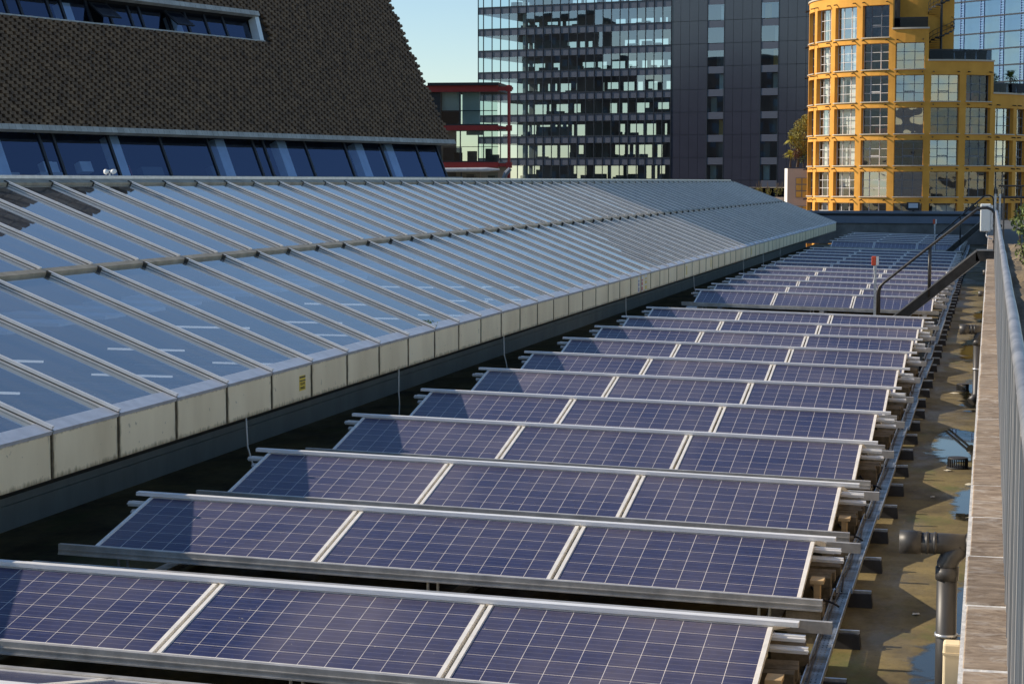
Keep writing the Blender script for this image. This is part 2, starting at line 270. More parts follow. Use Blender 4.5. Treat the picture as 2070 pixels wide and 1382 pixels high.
def cell_mat(name, single):
    """polycrystalline cell: dark blue with grain, three busbars, a dusty film, glare streaks painted in. single=True: object coords of one cell; else panel coords"""
    m, t, b = new_mat(name); N, L = t.nodes, t.links
    tc = N.new('ShaderNodeTexCoord'); sx = N.new('ShaderNodeSeparateXYZ'); L.new(tc.outputs['Object'], sx.inputs[0])
    def mth(op, a, bb=None):
        n = N.new('ShaderNodeMath'); n.operation = op
        for i, v in enumerate((a, bb)):
            if v is None: continue
            if isinstance(v, (int, float)): n.inputs[i].default_value = v
            else: L.new(v, n.inputs[i])
        return n.outputs[0]
    y = sx.outputs['Y']                       # along the slope, cell pitch 0.159
    if not single: y = mth('ADD', y, 10*0.159 + 0.0795)
    f = mth('FRACT', mth('ADD', mth('DIVIDE', y, 0.052), 0.5))
    bus = mth('LESS_THAN', mth('ABSOLUTE', mth('SUBTRACT', f, 0.5)), 0.032)
    g = N.new('ShaderNodeNewGeometry')
    v = N.new('ShaderNodeTexVoronoi'); v.inputs['Scale'].default_value = 34; L.new(g.outputs['Position'], v.inputs['Vector'])
    cr = N.new('ShaderNodeValToRGB'); L.new(v.outputs['Color'], cr.inputs[0])
    cr.color_ramp.elements[0].color = (0.006, 0.012, 0.060, 1); cr.color_ramp.elements[1].color = (0.011, 0.022, 0.095, 1)
    nz = N.new('ShaderNodeTexNoise'); nz.inputs['Scale'].default_value = 0.9; nz.inputs['Detail'].default_value = 7; L.new(g.outputs['Position'], nz.inputs['Vector'])
    mr = N.new('ShaderNodeMapRange'); L.new(nz.outputs['Fac'], mr.inputs[0]); mr.inputs['From Min'].default_value = 0.3; mr.inputs['From Max'].default_value = 0.7
    mr.inputs['To Min'].default_value = 0.06; mr.inputs['To Max'].default_value = 0.25
    dust_glare = mr.outputs[0]
    mpv = N.new('ShaderNodeMapping'); mpv.inputs['Scale'].default_value = (0.75, 0.22, 1.0); mpv.inputs['Rotation'].default_value = (0, 0, 0.35); L.new(g.outputs['Position'], mpv.inputs[0])
    nv = N.new('ShaderNodeTexNoise'); nv.inputs['Scale'].default_value = 1.0; nv.inputs['Detail'].default_value = 3; L.new(mpv.outputs[0], nv.inputs['Vector'])
    mv = N.new('ShaderNodeMapRange'); L.new(nv.outputs['Fac'], mv.inputs[0]); mv.inputs['From Min'].default_value = 0.52; mv.inputs['From Max'].default_value = 0.72; mv.inputs['To Min'].default_value = 0.0; mv.inputs['To Max'].default_value = 0.20  # soft whitish glare streaks, painted into the cell colour on top of the dust
    oi = N.new('ShaderNodeObjectInfo'); r2 = N.new('ShaderNodeMapRange'); L.new(oi.outputs['Random'], r2.inputs[0]); r2.inputs['To Min'].default_value = 0.7; r2.inputs['To Max'].default_value = 1.2
    dust_glare = mth('ADD', mth('MULTIPLY', dust_glare, r2.outputs[0]), mv.outputs[0])
    mx = N.new('ShaderNodeMixRGB'); L.new(dust_glare, mx.inputs[0]); L.new(cr.outputs[0], mx.inputs[1]); mx.inputs[2].default_value = (0.31, 0.262, 0.262, 1)
    m2 = N.new('ShaderNodeMixRGB'); L.new(mth('MULTIPLY', bus, 0.28), m2.inputs[0]); L.new(mx.outputs[0], m2.inputs[1]); m2.inputs[2].default_value = (0.40, 0.38, 0.42, 1)
    # specks of dirt
    n2 = N.new('ShaderNodeTexNoise'); n2.inputs['Scale'].default_value = 38; n2.inputs['Detail'].default_value = 1; L.new(g.outputs['Position'], n2.inputs['Vector'])
    sp = mth('GREATER_THAN', n2.outputs['Fac'], 0.80)
    m3 = N.new('ShaderNodeMixRGB'); L.new(mth('MULTIPLY', sp, 0.6), m3.inputs[0]); L.new(m2.outputs[0], m3.inputs[1]); m3.inputs[2].default_value = (0.45, 0.40, 0.33, 1)
    L.new(m3.outputs[0], b.inputs['Base Color'])
    b.inputs['Roughness'].default_value = 0.32; b.inputs['Specular IOR Level'].default_value = 0.15
    b.inputs['Coat Weight'].default_value = 0.16; b.inputs['Coat Roughness'].default_value = 0.09
    return m
def lamp_mat():
    m, t, b = new_mat('lit_tube'); b.inputs['Base Color'].default_value = (0.8, 0.8, 0.78, 1); b.inputs['Emission Color'].default_value = (1.0, 0.98, 0.93, 1); b.inputs['Emission Strength'].default_value = 0.34
    return m
M['lit_tube'] = lamp_mat()
M['cell'] = cell_mat('solar_cell', True)
M['cells'] = cell_mat('solar_cells', False)

def tray_mat():
    m, t, b = new_mat('perforated_tray'); N, L = t.nodes, t.links
    tc = N.new('ShaderNodeTexCoord'); sx = N.new('ShaderNodeSeparateXYZ'); L.new(tc.outputs['Object'], sx.inputs[0])
    def mth(op, a, bb=None):
        n = N.new('ShaderNodeMath'); n.operation = op
        for i, v in enumerate((a, bb)):
            if v is None: continue
            if isinstance(v, (int, float)): n.inputs[i].default_value = v
            else: L.new(v, n.inputs[i])
        return n.outputs[0]
    fx = mth('SUBTRACT', mth('FRACT', mth('DIVIDE', sx.outputs['X'], 0.026)), 0.5)
    fy = mth('SUBTRACT', mth('FRACT', mth('DIVIDE', sx.outputs['Y'], 0.060)), 0.5)
    d = mth('ADD', mth('POWER', mth('MULTIPLY', fx, 2.6), 2.0), mth('POWER', mth('MULTIPLY', fy, 3.2), 2.0))
    hole = mth('LESS_THAN', d, 0.30)
    b.inputs['Base Color'].default_value = (0.42, 0.44, 0.46, 1); b.inputs['Metallic'].default_value = 0.7; b.inputs['Roughness'].default_value = 0.42
    nz = N.new('ShaderNodeTexNoise'); nz.inputs['Scale'].default_value = 5; L.new(tc.outputs['Object'], nz.inputs['Vector'])
    cr = N.new('ShaderNodeValToRGB'); L.new(nz.outputs['Fac'], cr.inputs[0]); cr.color_ramp.elements[0].position = 0.36; cr.color_ramp.elements[1].position = 0.6
    cr.color_ramp.elements[0].color = (0.06, 0.05, 0.04, 1); cr.color_ramp.elements[1].color = (0.34, 0.36, 0.38, 1); L.new(cr.outputs[0], b.inputs['Base Color'])
    tr = N.new('ShaderNodeBsdfTransparent'); mx = N.new('ShaderNodeMixShader'); L.new(hole, mx.inputs[0]); L.new(b.outputs[0], mx.inputs[1]); L.new(tr.outputs[0], mx.inputs[2])
    L.new(mx.outputs[0], N['Material Output'].inputs['Surface'])
    return m
M['tray'] = tray_mat()

# ------------------------------------------------------------------ mesh builder
class MB:
    def __init__(s): s.v, s.f = [], []
    def quad(s, a, b, c, d):
        n = len(s.v); s.v += [tuple(a), tuple(b), tuple(c), tuple(d)]; s.f.append((n, n+1, n+2, n+3)); return s
    def poly(s, pts):
        n = len(s.v); s.v += [tuple(p) for p in pts]; s.f.append(tuple(range(n, n+len(pts)))); return s
    def hexa(s, b4, t4):
        n = len(s.v); s.v += [tuple(p) for p in b4] + [tuple(p) for p in t4]
        for f in ((3, 2, 1, 0), (4, 5, 6, 7), (0, 1, 5, 4), (1, 2, 6, 5), (2, 3, 7, 6), (3, 0, 4, 7)): s.f.append(tuple(n+i for i in f))
        return s
    def box(s, x0, x1, y0, y1, z0, z1):
        return s.hexa([(x0, y0, z0), (x1, y0, z0), (x1, y1, z0), (x0, y1, z0)], [(x0, y0, z1), (x1, y0, z1), (x1, y1, z1), (x0, y1, z1)])
    def fbox(s, P, a0, a1, b0, b1, c0, c1):            # box in a Plane's frame
        return s.hexa([P.at(a0, b0, c0), P.at(a1, b0, c0), P.at(a1, b1, c0), P.at(a0, b1, c0)], [P.at(a0, b0, c1), P.at(a1, b0, c1), P.at(a1, b1, c1), P.at(a0, b1, c1)])
    def tube(s, pts, r, n=10, cap=True):
        pts = [Vector(p) for p in pts]; rings = []
        rr = r if isinstance(r, (list, tuple)) else [r]*len(pts)
        prev = None
        for i, p in enumerate(pts):
            t = (pts[min(i+1, len(pts)-1)] - pts[max(i-1, 0)]).normalized()
            a = prev - t*prev.dot(t) if prev is not None else (Vector((0, 0, 1)) if abs(t.z) < 0.9 else Vector((1, 0, 0)))
            if prev is None: a = a - t*a.dot(t)
            a.normalize(); prev = a; b = t.cross(a)
            k = len(s.v); s.v += [tuple(p + (a*math.cos(2*math.pi*j/n) + b*math.sin(2*math.pi*j/n))*rr[i]) for j in range(n)]; rings.append(k)
        for k0, k1 in zip(rings, rings[1:]):
            for j in range(n): s.f.append((k0+j, k0+(j+1) % n, k1+(j+1) % n, k1+j))
        if cap: s.f.append(tuple(rings[0]+j for j in reversed(range(n)))); s.f.append(tuple(rings[-1]+j for j in range(n)))
        return s
    def mesh(s, name, m, smooth=False):
        me = bpy.data.meshes.new(name); me.from_pydata(s.v, [], s.f)
        me.materials.append(M[m] if isinstance(m, str) else m)
        if smooth:
            for p in me.polygons: p.use_smooth = len(p.vertices) == 4
        me.update(); return me
    def build(s, name, m, parent=None, smooth=False, loc=None, **k):
        return link(name, s.mesh(name, m, smooth), parent, loc, **k)
def link(name, me, parent=None, loc=None, rot=None, kind=None):
    o = bpy.data.objects.new(name, me); COL.objects.link(o)
    if parent: o.parent = parent
    if loc is not None: o.location = loc
    if rot is not None: o.rotation_euler = rot
    if kind: o['kind'] = kind
    return o
def tag(o, label, cat, group=None):
    o['label'] = label; o['category'] = cat
    if group: o['group'] = group
    return o
def thing(name, label, cat, loc=(0, 0, 0), group=None, rot=None):
    o = bpy.data.objects.new(name, None); COL.objects.link(o); o.location = loc; o.empty_display_size = 0.2
    if rot: o.rotation_euler = rot
    return tag(o, label, cat, group)
def struct(o): o['kind'] = 'structure'; return o
def bevel(o, w, seg=2):
    md = o.modifiers.new('bevel', 'BEVEL'); md.width = w; md.segments = seg; md.limit_method = 'ANGLE'; return o
ORD = ['first', 'second', 'third', 'fourth', 'fifth', 'sixth', 'seventh', 'eighth', 'ninth', 'tenth', 'eleventh', 'twelfth', 'thirteenth', 'fourteenth']

# ================================================================== SETTING
DZ = -0.33                                     # roof membrane level
struct(MB().quad((-2500, -2500, -22), (2500, -2500, -22), (2500, 2500, -22), (-2500, 2500, -22)).build('ground', 'ground'))
struct(MB().box(-4.45, 3.60, -14, 79.6, -0.9, DZ).build('roof_deck', 'deck'))
struct(MB().box(3.60, 40, -16, 110, -0.9, 0.25).build('terrace', 'ground'))

ME_PUD = MB().poly([(math.cos(2*math.pi*i/48), math.sin(2*math.pi*i/48), 0) for i in range(48)]).mesh('puddle', 'water')
def puddle(cx, cy, rx, ry, k):
    o = struct(link('puddle', ME_PUD, loc=(cx, cy, DZ+0.004+0.0006*k))); o.scale = (rx, ry, 1); return o
for k, (px, py, rx, ry) in enumerate(((1925, 1350, 0.22, 0.6), (1958, 1240, 0.12, 0.9), (1960, 1020, 0.14, 0.8), (1935, 900, 0.22, 1.2), (1968, 800, 0.14, 1.5), (1968, 705, 0.18, 2.0), (1982, 640, 0.12, 1.6))):
    p = at_z(px, py, DZ); puddle(p.x, p.y, rx*1.75, ry*1.75, k)

# far end wall of the roof
ew = thing('end_wall', 'low dark wall closing the far end of the solar roof', 'wall', (0, 80, DZ))
MB().box(-12, 3.6, 0, 0.5, 0, 0.98).build('concrete_upstand', 'end_conc', ew)
MB().box(-12, 3.6, -0.10, 0.5, 0.984, 1.32).build('metal_band', 'end_metal', ew)
MB().box(-12, 3.6, -0.03, 0.5, 1.324, 1.44).build('shadow_gap', 'steel_dark', ew)
MB().box(-12, 3.6, -0.14, 0.5, 1.444, 1.56).build('capping', 'end_metal', ew)
p = at_y(1846, 434, 79.8)
fl = thing('floodlight', 'small square floodlight on the dark end wall below the yellow building', 'floodlight', (p.x, 79.75, 1.23))
MB().box(-0.30, 0.30, -0.10, 0.12, 0.05, 0.42).build('housing', 'steel_dark', fl)
MB().box(-0.22, 0.22, -0.115, -0.101, 0.16, 0.38).build('lens', 'lamp_lens', fl)
MB().box(-0.05, 0.05, -0.02, 0.1, 0.0, 0.05).build('bracket', 'steel_dark', fl)

# ================================================================== SOLAR ROWS
TILT = 0.2147; CT, ST = math.cos(TILT), math.sin(TILT)
PWD, PLN = 1.645, 0.985
PITCHX = 1.67
CELL, CP = 0.1550, 0.159
def panel_mesh():
    b = MB(); w = 0.013 + 0.012
    hx, hy = PWD/2, PLN/2
    b.box(-hx, hx, -hy, -hy+w, -0.035, 0.0035); b.box(-hx, hx, hy-w, hy, -0.035, 0.0035)
    b.box(-hx, -hx+w, -hy+w, hy-w, -0.035, 0.0035); b.box(hx-w, hx, -hy+w, hy-w, -0.035, 0.0035)
    return b.mesh('solar_panel', 'frame')
ME_PANEL = panel_mesh()
ME_SHEET = MB().box(-PWD/2+0.025, PWD/2-0.025, -PLN/2+0.025, PLN/2-0.025, -0.012, -0.0042).mesh('backsheet', 'backsheet')
c_ = CELL/2; ch = 0.001; CZ = 0.0004
ME_CELL = MB().poly([(-c_+ch, -c_, CZ), (c_-ch, -c_, CZ), (c_, -c_+ch, CZ), (c_, c_-ch, CZ), (c_-ch, c_, CZ), (-c_+ch, c_, CZ), (-c_, c_-ch, CZ), (-c_, -c_+ch, CZ)]).mesh('cell', 'cell')
bb = MB()
for i in range(10):
    for j in range(6):
        x, y = (i-4.5)*CP, (j-2.5)*CP
        bb.quad((x-c_, y-c_, -0.0037), (x+c_, y-c_, -0.0037), (x+c_, y+c_, -0.0037), (x-c_, y+c_, -0.0037))
ME_CELLS = bb.mesh('cells', 'cells')
HALF = 1.5*PITCHX
def rail(x0, x1, y0, y1, z0, z1, lip=True):
    b = MB(); b.box(x0, x1, y0, y1, z0, z1)
    if lip:
        h = z1-z0
        b.box(x0+0.002, x1-0.002, y0-0.006, y0, z0+0.44*h, z0+0.54*h); b.box(x0+0.001, x1-0.001, y0-0.009, y0, z0, z0+0.12*h)
    return b
ME_RIDGE = rail(-HALF-0.10, HALF+0.13, -0.028, 0.034, 0.0, 0.027, False).mesh('ridge_rail', 'alu')
ME_LOW = rail(-HALF-0.24, HALF+0.13, -0.040, 0.0, -0.062, 0.012).mesh('eave_rail', 'alu_dull')
ME_SUB = MB().box(-HALF-0.17, HALF+0.14, -0.02, 0.02, -0.035, 0.0).box(-HALF-0.175, HALF+0.145, -0.03, -0.02, -0.02, -0.012).mesh('support_rail', 'alu')
ME_LEG = MB().tube([(-0.035, 0.02, -0.11), (-0.030, 0.0, 0.02)], 0.011, 8).tube([(0.035, 0.02, -0.11), (0.040, 0.0, 0.02)], 0.011, 8).box(-0.05, 0.055, -0.012, 0.05, -0.27, -0.10).mesh('bracket', 'galv')
ME_BASE = MB().box(-0.05, 0.05, -0.15, 2.12, 0, 0.05).mesh('base_rail', 'galv')
ME_PLATE = MB().box(-0.008, 0.008, -0.015, 0.015, -0.006, 0.001).mesh('clip', 'galv')
SEP = 0.05
def solar_row(y0, label, detail, group, full=True, xs=0.0):
    t = thing('solar_row', label, 'solar panels', (xs, y0, 0), group, (0, 0.0207, 0))
    for side in (0, 1):
        for k in range(3):
            x = (k-1)*PITCHX
            v = 0.487
            if side == 0: loc = (x, v*CT, v*ST); rot = (TILT, 0, 0)
            else: loc = (x, 2*(0.975*CT)+SEP - v*CT, v*ST); rot = (TILT, 0, math.pi)
            if side == 1: rot = (-TILT, 0, 0)
            p = link('solar_panel', ME_PANEL, t, loc, rot)
            link('backsheet', ME_SHEET, p)
            if side == 0 and detail:
                for i in range(10):
                    for j in range(6):
                        link('cell', ME_CELL, p, ((i-4.5)*CP, (j-2.5)*CP, -0.004))
            else:
                link('cells', ME_CELLS, p, kind='stuff')
    zr = 0.975*ST
    link('ridge_rail', ME_RIDGE, t, (0, 0.975*CT, zr+0.004))
    link('eave_rail', ME_LOW, t, (0, -0.010, 0))
    if full:
        o = link('eave_rail', ME_LOW, t, (0.0, 2*0.975*CT+SEP+0.010, 0), (0, 0, math.pi))
        link('support_rail', ME_SUB, t, (0.03, 0.955*CT, zr-0.040)); link('support_rail', ME_SUB, t, (-0.02, 0.955*CT+0.06, zr-0.055))
        link('support_rail', ME_SUB, t, (0.05, 0.91, zr-0.10))
        for x in (-2.26, 0.02, 2.26):
            link('bracket', ME_LEG, t, (x, -0.03, -0.06))
            link('base_rail', ME_BASE, t, (x, 0.0, DZ+0.012-0.0207*0))
    return t
ROWS = []
yr = [-5.13, -2.616, 0.0, 2.427, 5.034, 7.44, 9.964, 12.39, 14.84, 17.22, 19.57, 22.05]
for i, y in enumerate(yr):
    if i == 0: lab = 'foremost solar row cut off at the lower left corner of the photo'
    elif i == 1: lab = 'first whole row of blue solar panels nearest the camera'
    elif i == 11: lab = 'sunlit solar row just in front of the stair foot and walkway gap'
    else: lab = ORD[i-1] + ' row of blue solar panels counted from the camera'
    ROWS.append(solar_row(y, lab, 1 <= i <= 7, 'rows of solar panels'))
for k in range(12):
    y = 28.15 + 2.475*k
    st = 'sunlit' if y < 45 else 'shaded'
    ROWS.append(solar_row(y, ORD[k] + ' row of ' + st + ' solar panels beyond the stair foot', False, 'rows of solar panels', True))
for k in range(6):
    y = 63.9 + 2.475*k
    ROWS.append(solar_row(y, ORD[k] + ' row of shaded solar panels beyond the far stair gap', False, 'rows of solar panels', False))

q = at_y(1397, 615, 28.1)
jb = thing('inverter_housing', 'pale grey housing at the left end of the first row beyond the stair foot', 'housing', (q.x, 28.1, DZ))
bevel(MB().hexa([(-0.14, -0.10, 0.02), (0.10, -0.10, 0.02), (0.10, 0.12, 0.02), (-0.14, 0.12, 0.02)], [(-0.10, -0.08, 0.30), (0.14, -0.08, 0.30), (0.14, 0.12, 0.34), (-0.10, 0.12, 0.34)]).build('casing', 'lip', jb), 0.015)
MB().box(-0.10, 0.08, -0.08, 0.1, 0, 0.02).build('foot', 'steel_dark', jb)
# stacked ballast blocks at the right-hand row ends
ME_BLK = MB().box(-0.11, 0.11, -0.05, 0.05, 0, 0.068).mesh('ballast_block', 'block')
rb = random.Random(3)
for i, y in enumerate(yr[1:]):
    if i > 7: break
    for nm, yy, n in (('front', 0.12, 3), ('ridge', 0.86, 4), ('rear', 1.60, 3)):
        t = thing('ballast_stack', 'weathered %s ballast blocks stacked at the right end of the %s solar row' % ({'front': 'front', 'ridge': 'middle', 'rear': 'rear'}[nm], ORD[i]), 'blocks', (2.52, y+yy, DZ), 'ballast blocks under the rows')
        for c in range(n):
            for q in (-1, 0, 1):
                link('ballast_block', ME_BLK, t, (rb.uniform(-0.02, 0.02) - 0.0, q*0.105+rb.uniform(-0.006, 0.006), c*0.070), (0, 0, rb.uniform(-0.04, 0.04)))
for i, y in enumerate(yr[1:4]):
    o = MB().box(-0.02, 0.02, -0.06, 0.06, 0, 0.30).box(-0.045, 0.045, -0.07, 0.07, 0.30, 0.325).build('timber_prop', 'wood', loc=(2.56, y+0.45, DZ))
    tag(o, 'pale timber prop beside the right end of the %s solar row' % ORD[i], 'prop', 'timber props')

# ================================================================== SKYLIGHT
FX, FT, FB = -3.10, 0.782, 0.4265
RX, RZ = -7.774, 2.602
SY0, BAY, NB = -3.914, 1.119, 70
SY1 = SY0 + BAY*NB
PXm = -5.508; PZm = FT + (RZ-FT)*(FX-PXm)/(FX-RX)
sk = thing('skylight', 'long pitched glass skylight with cream fascia along the left of the roof', 'skylight', (FX-2, 0, DZ))
def SKL(o): o.parent = sk; o.matrix_parent_inverse = Matrix.Translation((-(FX-2), 0, -DZ)); return o
slope = Vector((FX-RX, 0, FT-RZ)).normalized(); nrm = Vector((-slope.z, 0, slope.x))      # downslope, outward normal
Lup = (Vector((PXm, 0, PZm))-Vector((RX, 0, RZ))).length; Llo = (Vector((FX, 0, FT))-Vector((PXm, 0, PZm))).length
def slope_pt(a, y, h): q = Vector((RX, 0, RZ)) + slope*a + nrm*h; return Vector((q.x, y, q.z))
def slab(a0, a1, y0, y1, h0, h1, b=None):
    b = b or MB()
    return b.hexa([slope_pt(a0, y0, h0), slope_pt(a1, y0, h0), slope_pt(a1, y1, h0), slope_pt(a0, y1, h0)], [slope_pt(a0, y0, h1), slope_pt(a1, y0, h1), slope_pt(a1, y1, h1), slope_pt(a0, y1, h1)])
LT = Lup + Llo
me_pu = MB().quad(slope_pt(0.05, 0.03, 0), slope_pt(Lup-0.03, 0.03, 0), slope_pt(Lup-0.03, BAY-0.03, 0), slope_pt(0.05, BAY-0.03, 0)).mesh('glass_pane', 'sky_glass')
me_pl = MB().quad(slope_pt(Lup+0.03, 0.03, 0), slope_pt(LT-0.13, 0.03, 0), slope_pt(LT-0.13, BAY-0.03, 0), slope_pt(Lup+0.03, BAY-0.03, 0)).mesh('glass_pane', 'sky_glass')
def bar_mesh(a0, a1):
    b = MB(); slab(a0, a1, -0.020, 0.024, -0.05, 0.008, b); me = b.mesh('glazing_bar', 'bar')
    me.materials.append(M['bar_dark']); b2 = MB()
    return me
me_bu, me_bl = bar_mesh(0.02, Lup-0.045), bar_mesh(Lup+0.045, LT-0.02)
me_cu = slab(0.02, Lup-0.045, -0.019, 0.017, 0.020, 0.044).mesh('bar_cap', 'bar'); me_cl = slab(Lup+0.045, LT+0.0, -0.019, 0.017, 0.020, 0.044).mesh('bar_cap', 'bar')
me_gu = slab(0.02, Lup-0.045, -0.015, 0.013, 0.008, 0.020, slab(0.0, 0.06, -0.04, 0.04, -0.02, 0.040)).mesh('bar_gasket', 'bar_dark'); me_gl = slab(Lup+0.045, LT-0.01, -0.015, 0.013, 0.008, 0.020, slab(Lup+0.035, Lup+0.085, -0.04, 0.04, -0.02, 0.042)).mesh('bar_gasket', 'bar_dark')
me_fp = MB().box(FX-0.03, FX, 0.027, BAY-0.027, FB, FT-0.012).mesh('fascia_panel', 'fascia')
me_fj = MB().box(FX-0.05, FX-0.012, -0.027, 0.027, FB+0.004, FT-0.02).box(FX-0.05, FX+0.004, -0.009, 0.006, FB+0.01, FT+0.045).mesh('fascia_joint', 'grime')
me_lip = slab(LT-0.13, LT+0.012, 0.012, BAY-0.012, -0.02, 0.012).mesh('gutter_lip', 'lip')
for k in range(NB):
    y = SY0 + BAY*k
    for nm, me in (('glass_pane', me_pu), ('glass_pane', me_pl), ('fascia_panel', me_fp), ('gutter_lip', me_lip)):
        o = link(nm, me); o.location = (0, y, 0)
        if nm == 'glass_pane': o.rotation_euler = (0, 0, 0)
        SKL(o)
for k in range(NB+1):
    y = SY0 + BAY*k
    for nm, me, c, g in (('glazing_bar', me_bu, me_cu, me_gu), ('glazing_bar', me_bl, me_cl, me_gl)):
        o = SKL(link(nm, me, loc=(0, y, 0))); link('bar_cap', c, o); link('bar_gasket', g, o)
    SKL(link('fascia_joint', me_fj, loc=(0, y, 0)))
SKL(slab(Lup-0.045, Lup+0.045, SY0, SY1, -0.04, 0.03).build('purlin_cap', 'beige_alu'))
rdg = MB(); slab(-0.10, 0.05, SY0, SY1, -0.02, 0.028, rdg); SKL(rdg.build('ridge_cap', 'beige_alu'))
SKL(MB().box(RX-0.40, RX-0.075, SY0, SY1, RZ-0.05, RZ+0.10).build('ridge_flashing', 'lip'))
SKL(MB().box(-4.47, -4.43, SY0, SY1, DZ, 0.03).build('kerb_sheet', 'kerb'))
SKL(MB().box(-4.425, -4.40, SY0, SY1, -0.13, -0.11).build('kerb_edge', 'kerb'))
SKL(MB().hexa([(-4.50, SY0, -0.07), (FX-0.06, SY0, FB-0.02), (FX-0.06, SY1, FB-0.02), (-4.50, SY1, -0.07)], [(-4.50, SY0, 0.0), (FX-0.06, SY0, FB+0.03), (FX-0.06, SY1, FB+0.03), (-4.50, SY1, 0.0)]).build('soffit', 'soffit'))
SKL(MB().box(FX-0.10, FX-0.05, SY0, SY1, FB+0.002, FT-0.04).build('fascia_backing', 'soffit'))
# far gable
SKL(MB().poly([(RX, SY1, RZ-0.03), (FX, SY1, FT-0.05), (FX, SY1, FB), (-4.47, SY1, -0.07), (-4.47, SY1, DZ), (RX-6, SY1, DZ), (RX-6, SY1, RZ-0.6)]).build('gable', 'kerb'))
# the far (unseen) slope of the roof
SKL(MB().quad((RX-0.4, SY0, RZ+0.02), (RX-0.4, SY1, RZ+0.02), (RX-5, SY1, RZ-1.7), (RX-5, SY0, RZ-1.7)).build('rear_slope', 'kerb'))
# ceiling void seen through the glass
vo = MB().box(RX-0.3, -4.5, SY0, SY1, 0.02, 0.05).build('void_floor', 'interior_pale'); SKL(vo)
SKL(MB().box(RX-0.36, RX-0.30, SY0, SY1, -0.60, RZ-0.1).build('void_wall', 'interior_dark'))
me_baf = MB().box(-7.5, -4.55, 0, 0.55, 0.25, 0.30).mesh('void_baffle', 'interior_dark')
me_baf2 = MB().box(-5.9, -4.95, 0, 0.028, 0.33, 0.35).mesh('ceiling_tube', 'lit_tube')
me_baf3 = MB().box(-7.6, -6.2, 0.3, 0.85, 1.05, 1.09).mesh('void_louvre', 'interior_pale')
for k in range(NB):
    y = SY0 + BAY*k
    SKL(link('void_baffle', me_baf, loc=(0, y, 0))); 
    if k < 26 and k % 5 != 3: SKL(link('ceiling_tube', me_baf2, loc=(-0.35*(k % 3 == 1), y+0.66, 0.18*(k % 4))))
    SKL(link('void_louvre', me_baf3, loc=(0, y+0.2, 0)))

# cables hanging from the eave
for i, (px, y1, dx) in enumerate(((497, None, .03), (806, None, -.02), (1018, None, .02), (1265, None, 0), (1402, None, .04), (1503, None, 0), (1543, None, 0), (1577, None, 0))):
    lo, hi = -5, 90
    for _ in range(50):
        md = (lo+hi)/2; q = Vector((FX-0.02, md, FB)) - CAM
        if 1035 + FPX*q.dot(RT)/q.dot(fw) < px: lo = md
        else: hi = md
    pts = [(FX-0.02, lo, FB+0.02), (FX-0.02+dx*0.3, lo+0.01, 0.15), (FX+dx, lo+0.02, 0.0), (FX+dx*1.5, lo+0.03, -0.15), (FX+0.02+dx, lo+0.02, DZ+0.01), (FX+0.3, lo+0.05, DZ+0.012)]
    tag(MB().tube(pts, 0.009, 7).build('hanging_cable', 'cable_white', smooth=True), '%s pale cable hanging from the skylight fascia, counted from the left' % ORD[i], 'cable', 'cables below the fascia')

# signs on the fascia
def text(parent, s, size, loc, rot, m, name='lettering', ext=0.0006, bold=0.0):
    cu = bpy.data.curves.new(name, 'FONT'); cu.body = s; cu.size = size; cu.align_x = 'CENTER'; cu.align_y = 'CENTER'; cu.extrude = ext; cu.offset = bold
    tmp = bpy.data.objects.new(name, cu); COL.objects.link(tmp); bpy.context.view_layer.update()
    me = bpy.data.meshes.new_from_object(tmp.evaluated_get(bpy.context.evaluated_depsgraph_get()))
    bpy.data.objects.remove(tmp); me.materials.clear(); me.materials.append(M[m])
    return link(name, me, parent, loc, rot)
def fasc_y(px, z):
    lo, hi = -5, 90
    for _ in range(50):
        md = (lo+hi)/2; q = Vector((FX, md, z)) - CAM
        if 1035 + FPX*q.dot(RT)/q.dot(fw) < px: lo = md
        else: hi = md
    return lo
y = fasc_y(611, 0.57)
sg = thing('warning_sign', 'small yellow solar panels warning sign on the cream fascia', 'sign', (FX+0.001, y, 0.60))
MB().box(0, 0.003, -0.085, 0.085, -0.075, 0.075).build('plate', 'sign_yellow', sg)
MB().box(0.0031, 0.0036, -0.083, 0.083, 0.052, 0.068).build('band', 'ink', sg); MB().box(0.0031, 0.0036, -0.083, 0.083, 0.018, 0.030).build('band', 'ink', sg)
RZX = (R(90), 0, R(90))
text(sg, 'SOLAR', 0.042, (0.0036, 0, -0.008), RZX, 'ink', bold=0.0008); text(sg, 'PANELS', 0.038, (0.0036, 0, -0.050), RZX, 'ink', bold=0.0008)
ny = fasc_y(1297, 0.5)
for lab, dy, m, z0, z1, w in (('narrow blue and white notice on the fascia beside a red notice', -0.33, 'sign_blue', 0.305, 0.60, 0.13), ('narrow red and white notice on the fascia between two other notices', 0.04, 'sign_red', 0.30, 0.60, 0.14), ('yellow and white notice on the fascia right of the red notice', 0.46, 'sign_yellow', 0.30, 0.62, 0.18)):
    s_ = thing('fascia_notice', lab, 'sign', (FX+0.001, ny+dy, 0.445), 'cluster of notices on the fascia')
    MB().box(0, 0.003, -w/2, w/2, 0, z1-0.30).build('plate', 'sign_white', s_)
    h = z1-0.30
    for a, c in ((0.05, 0.32), (0.40, 0.62), (0.68, 0.80)):
        MB().box(0.0031, 0.0037, -w/2+0.012, w/2-0.012, a*h, c*h).build('band', m, s_)
for px in (1388, 1437, 1519):
    y = fasc_y(px, 0.5); tag(MB().box(FX+0.001, FX+0.004, y-0.04, y+0.04, 0.50, 0.70).build('fascia_sticker', 'sign_yellow'), {1388: 'faded yellow sticker on the fascia right of the three notices', 1437: 'second faded yellow sticker further along the fascia', 1519: 'farthest faded yellow sticker on the fascia'}[px], 'sticker', 'yellow fascia stickers')
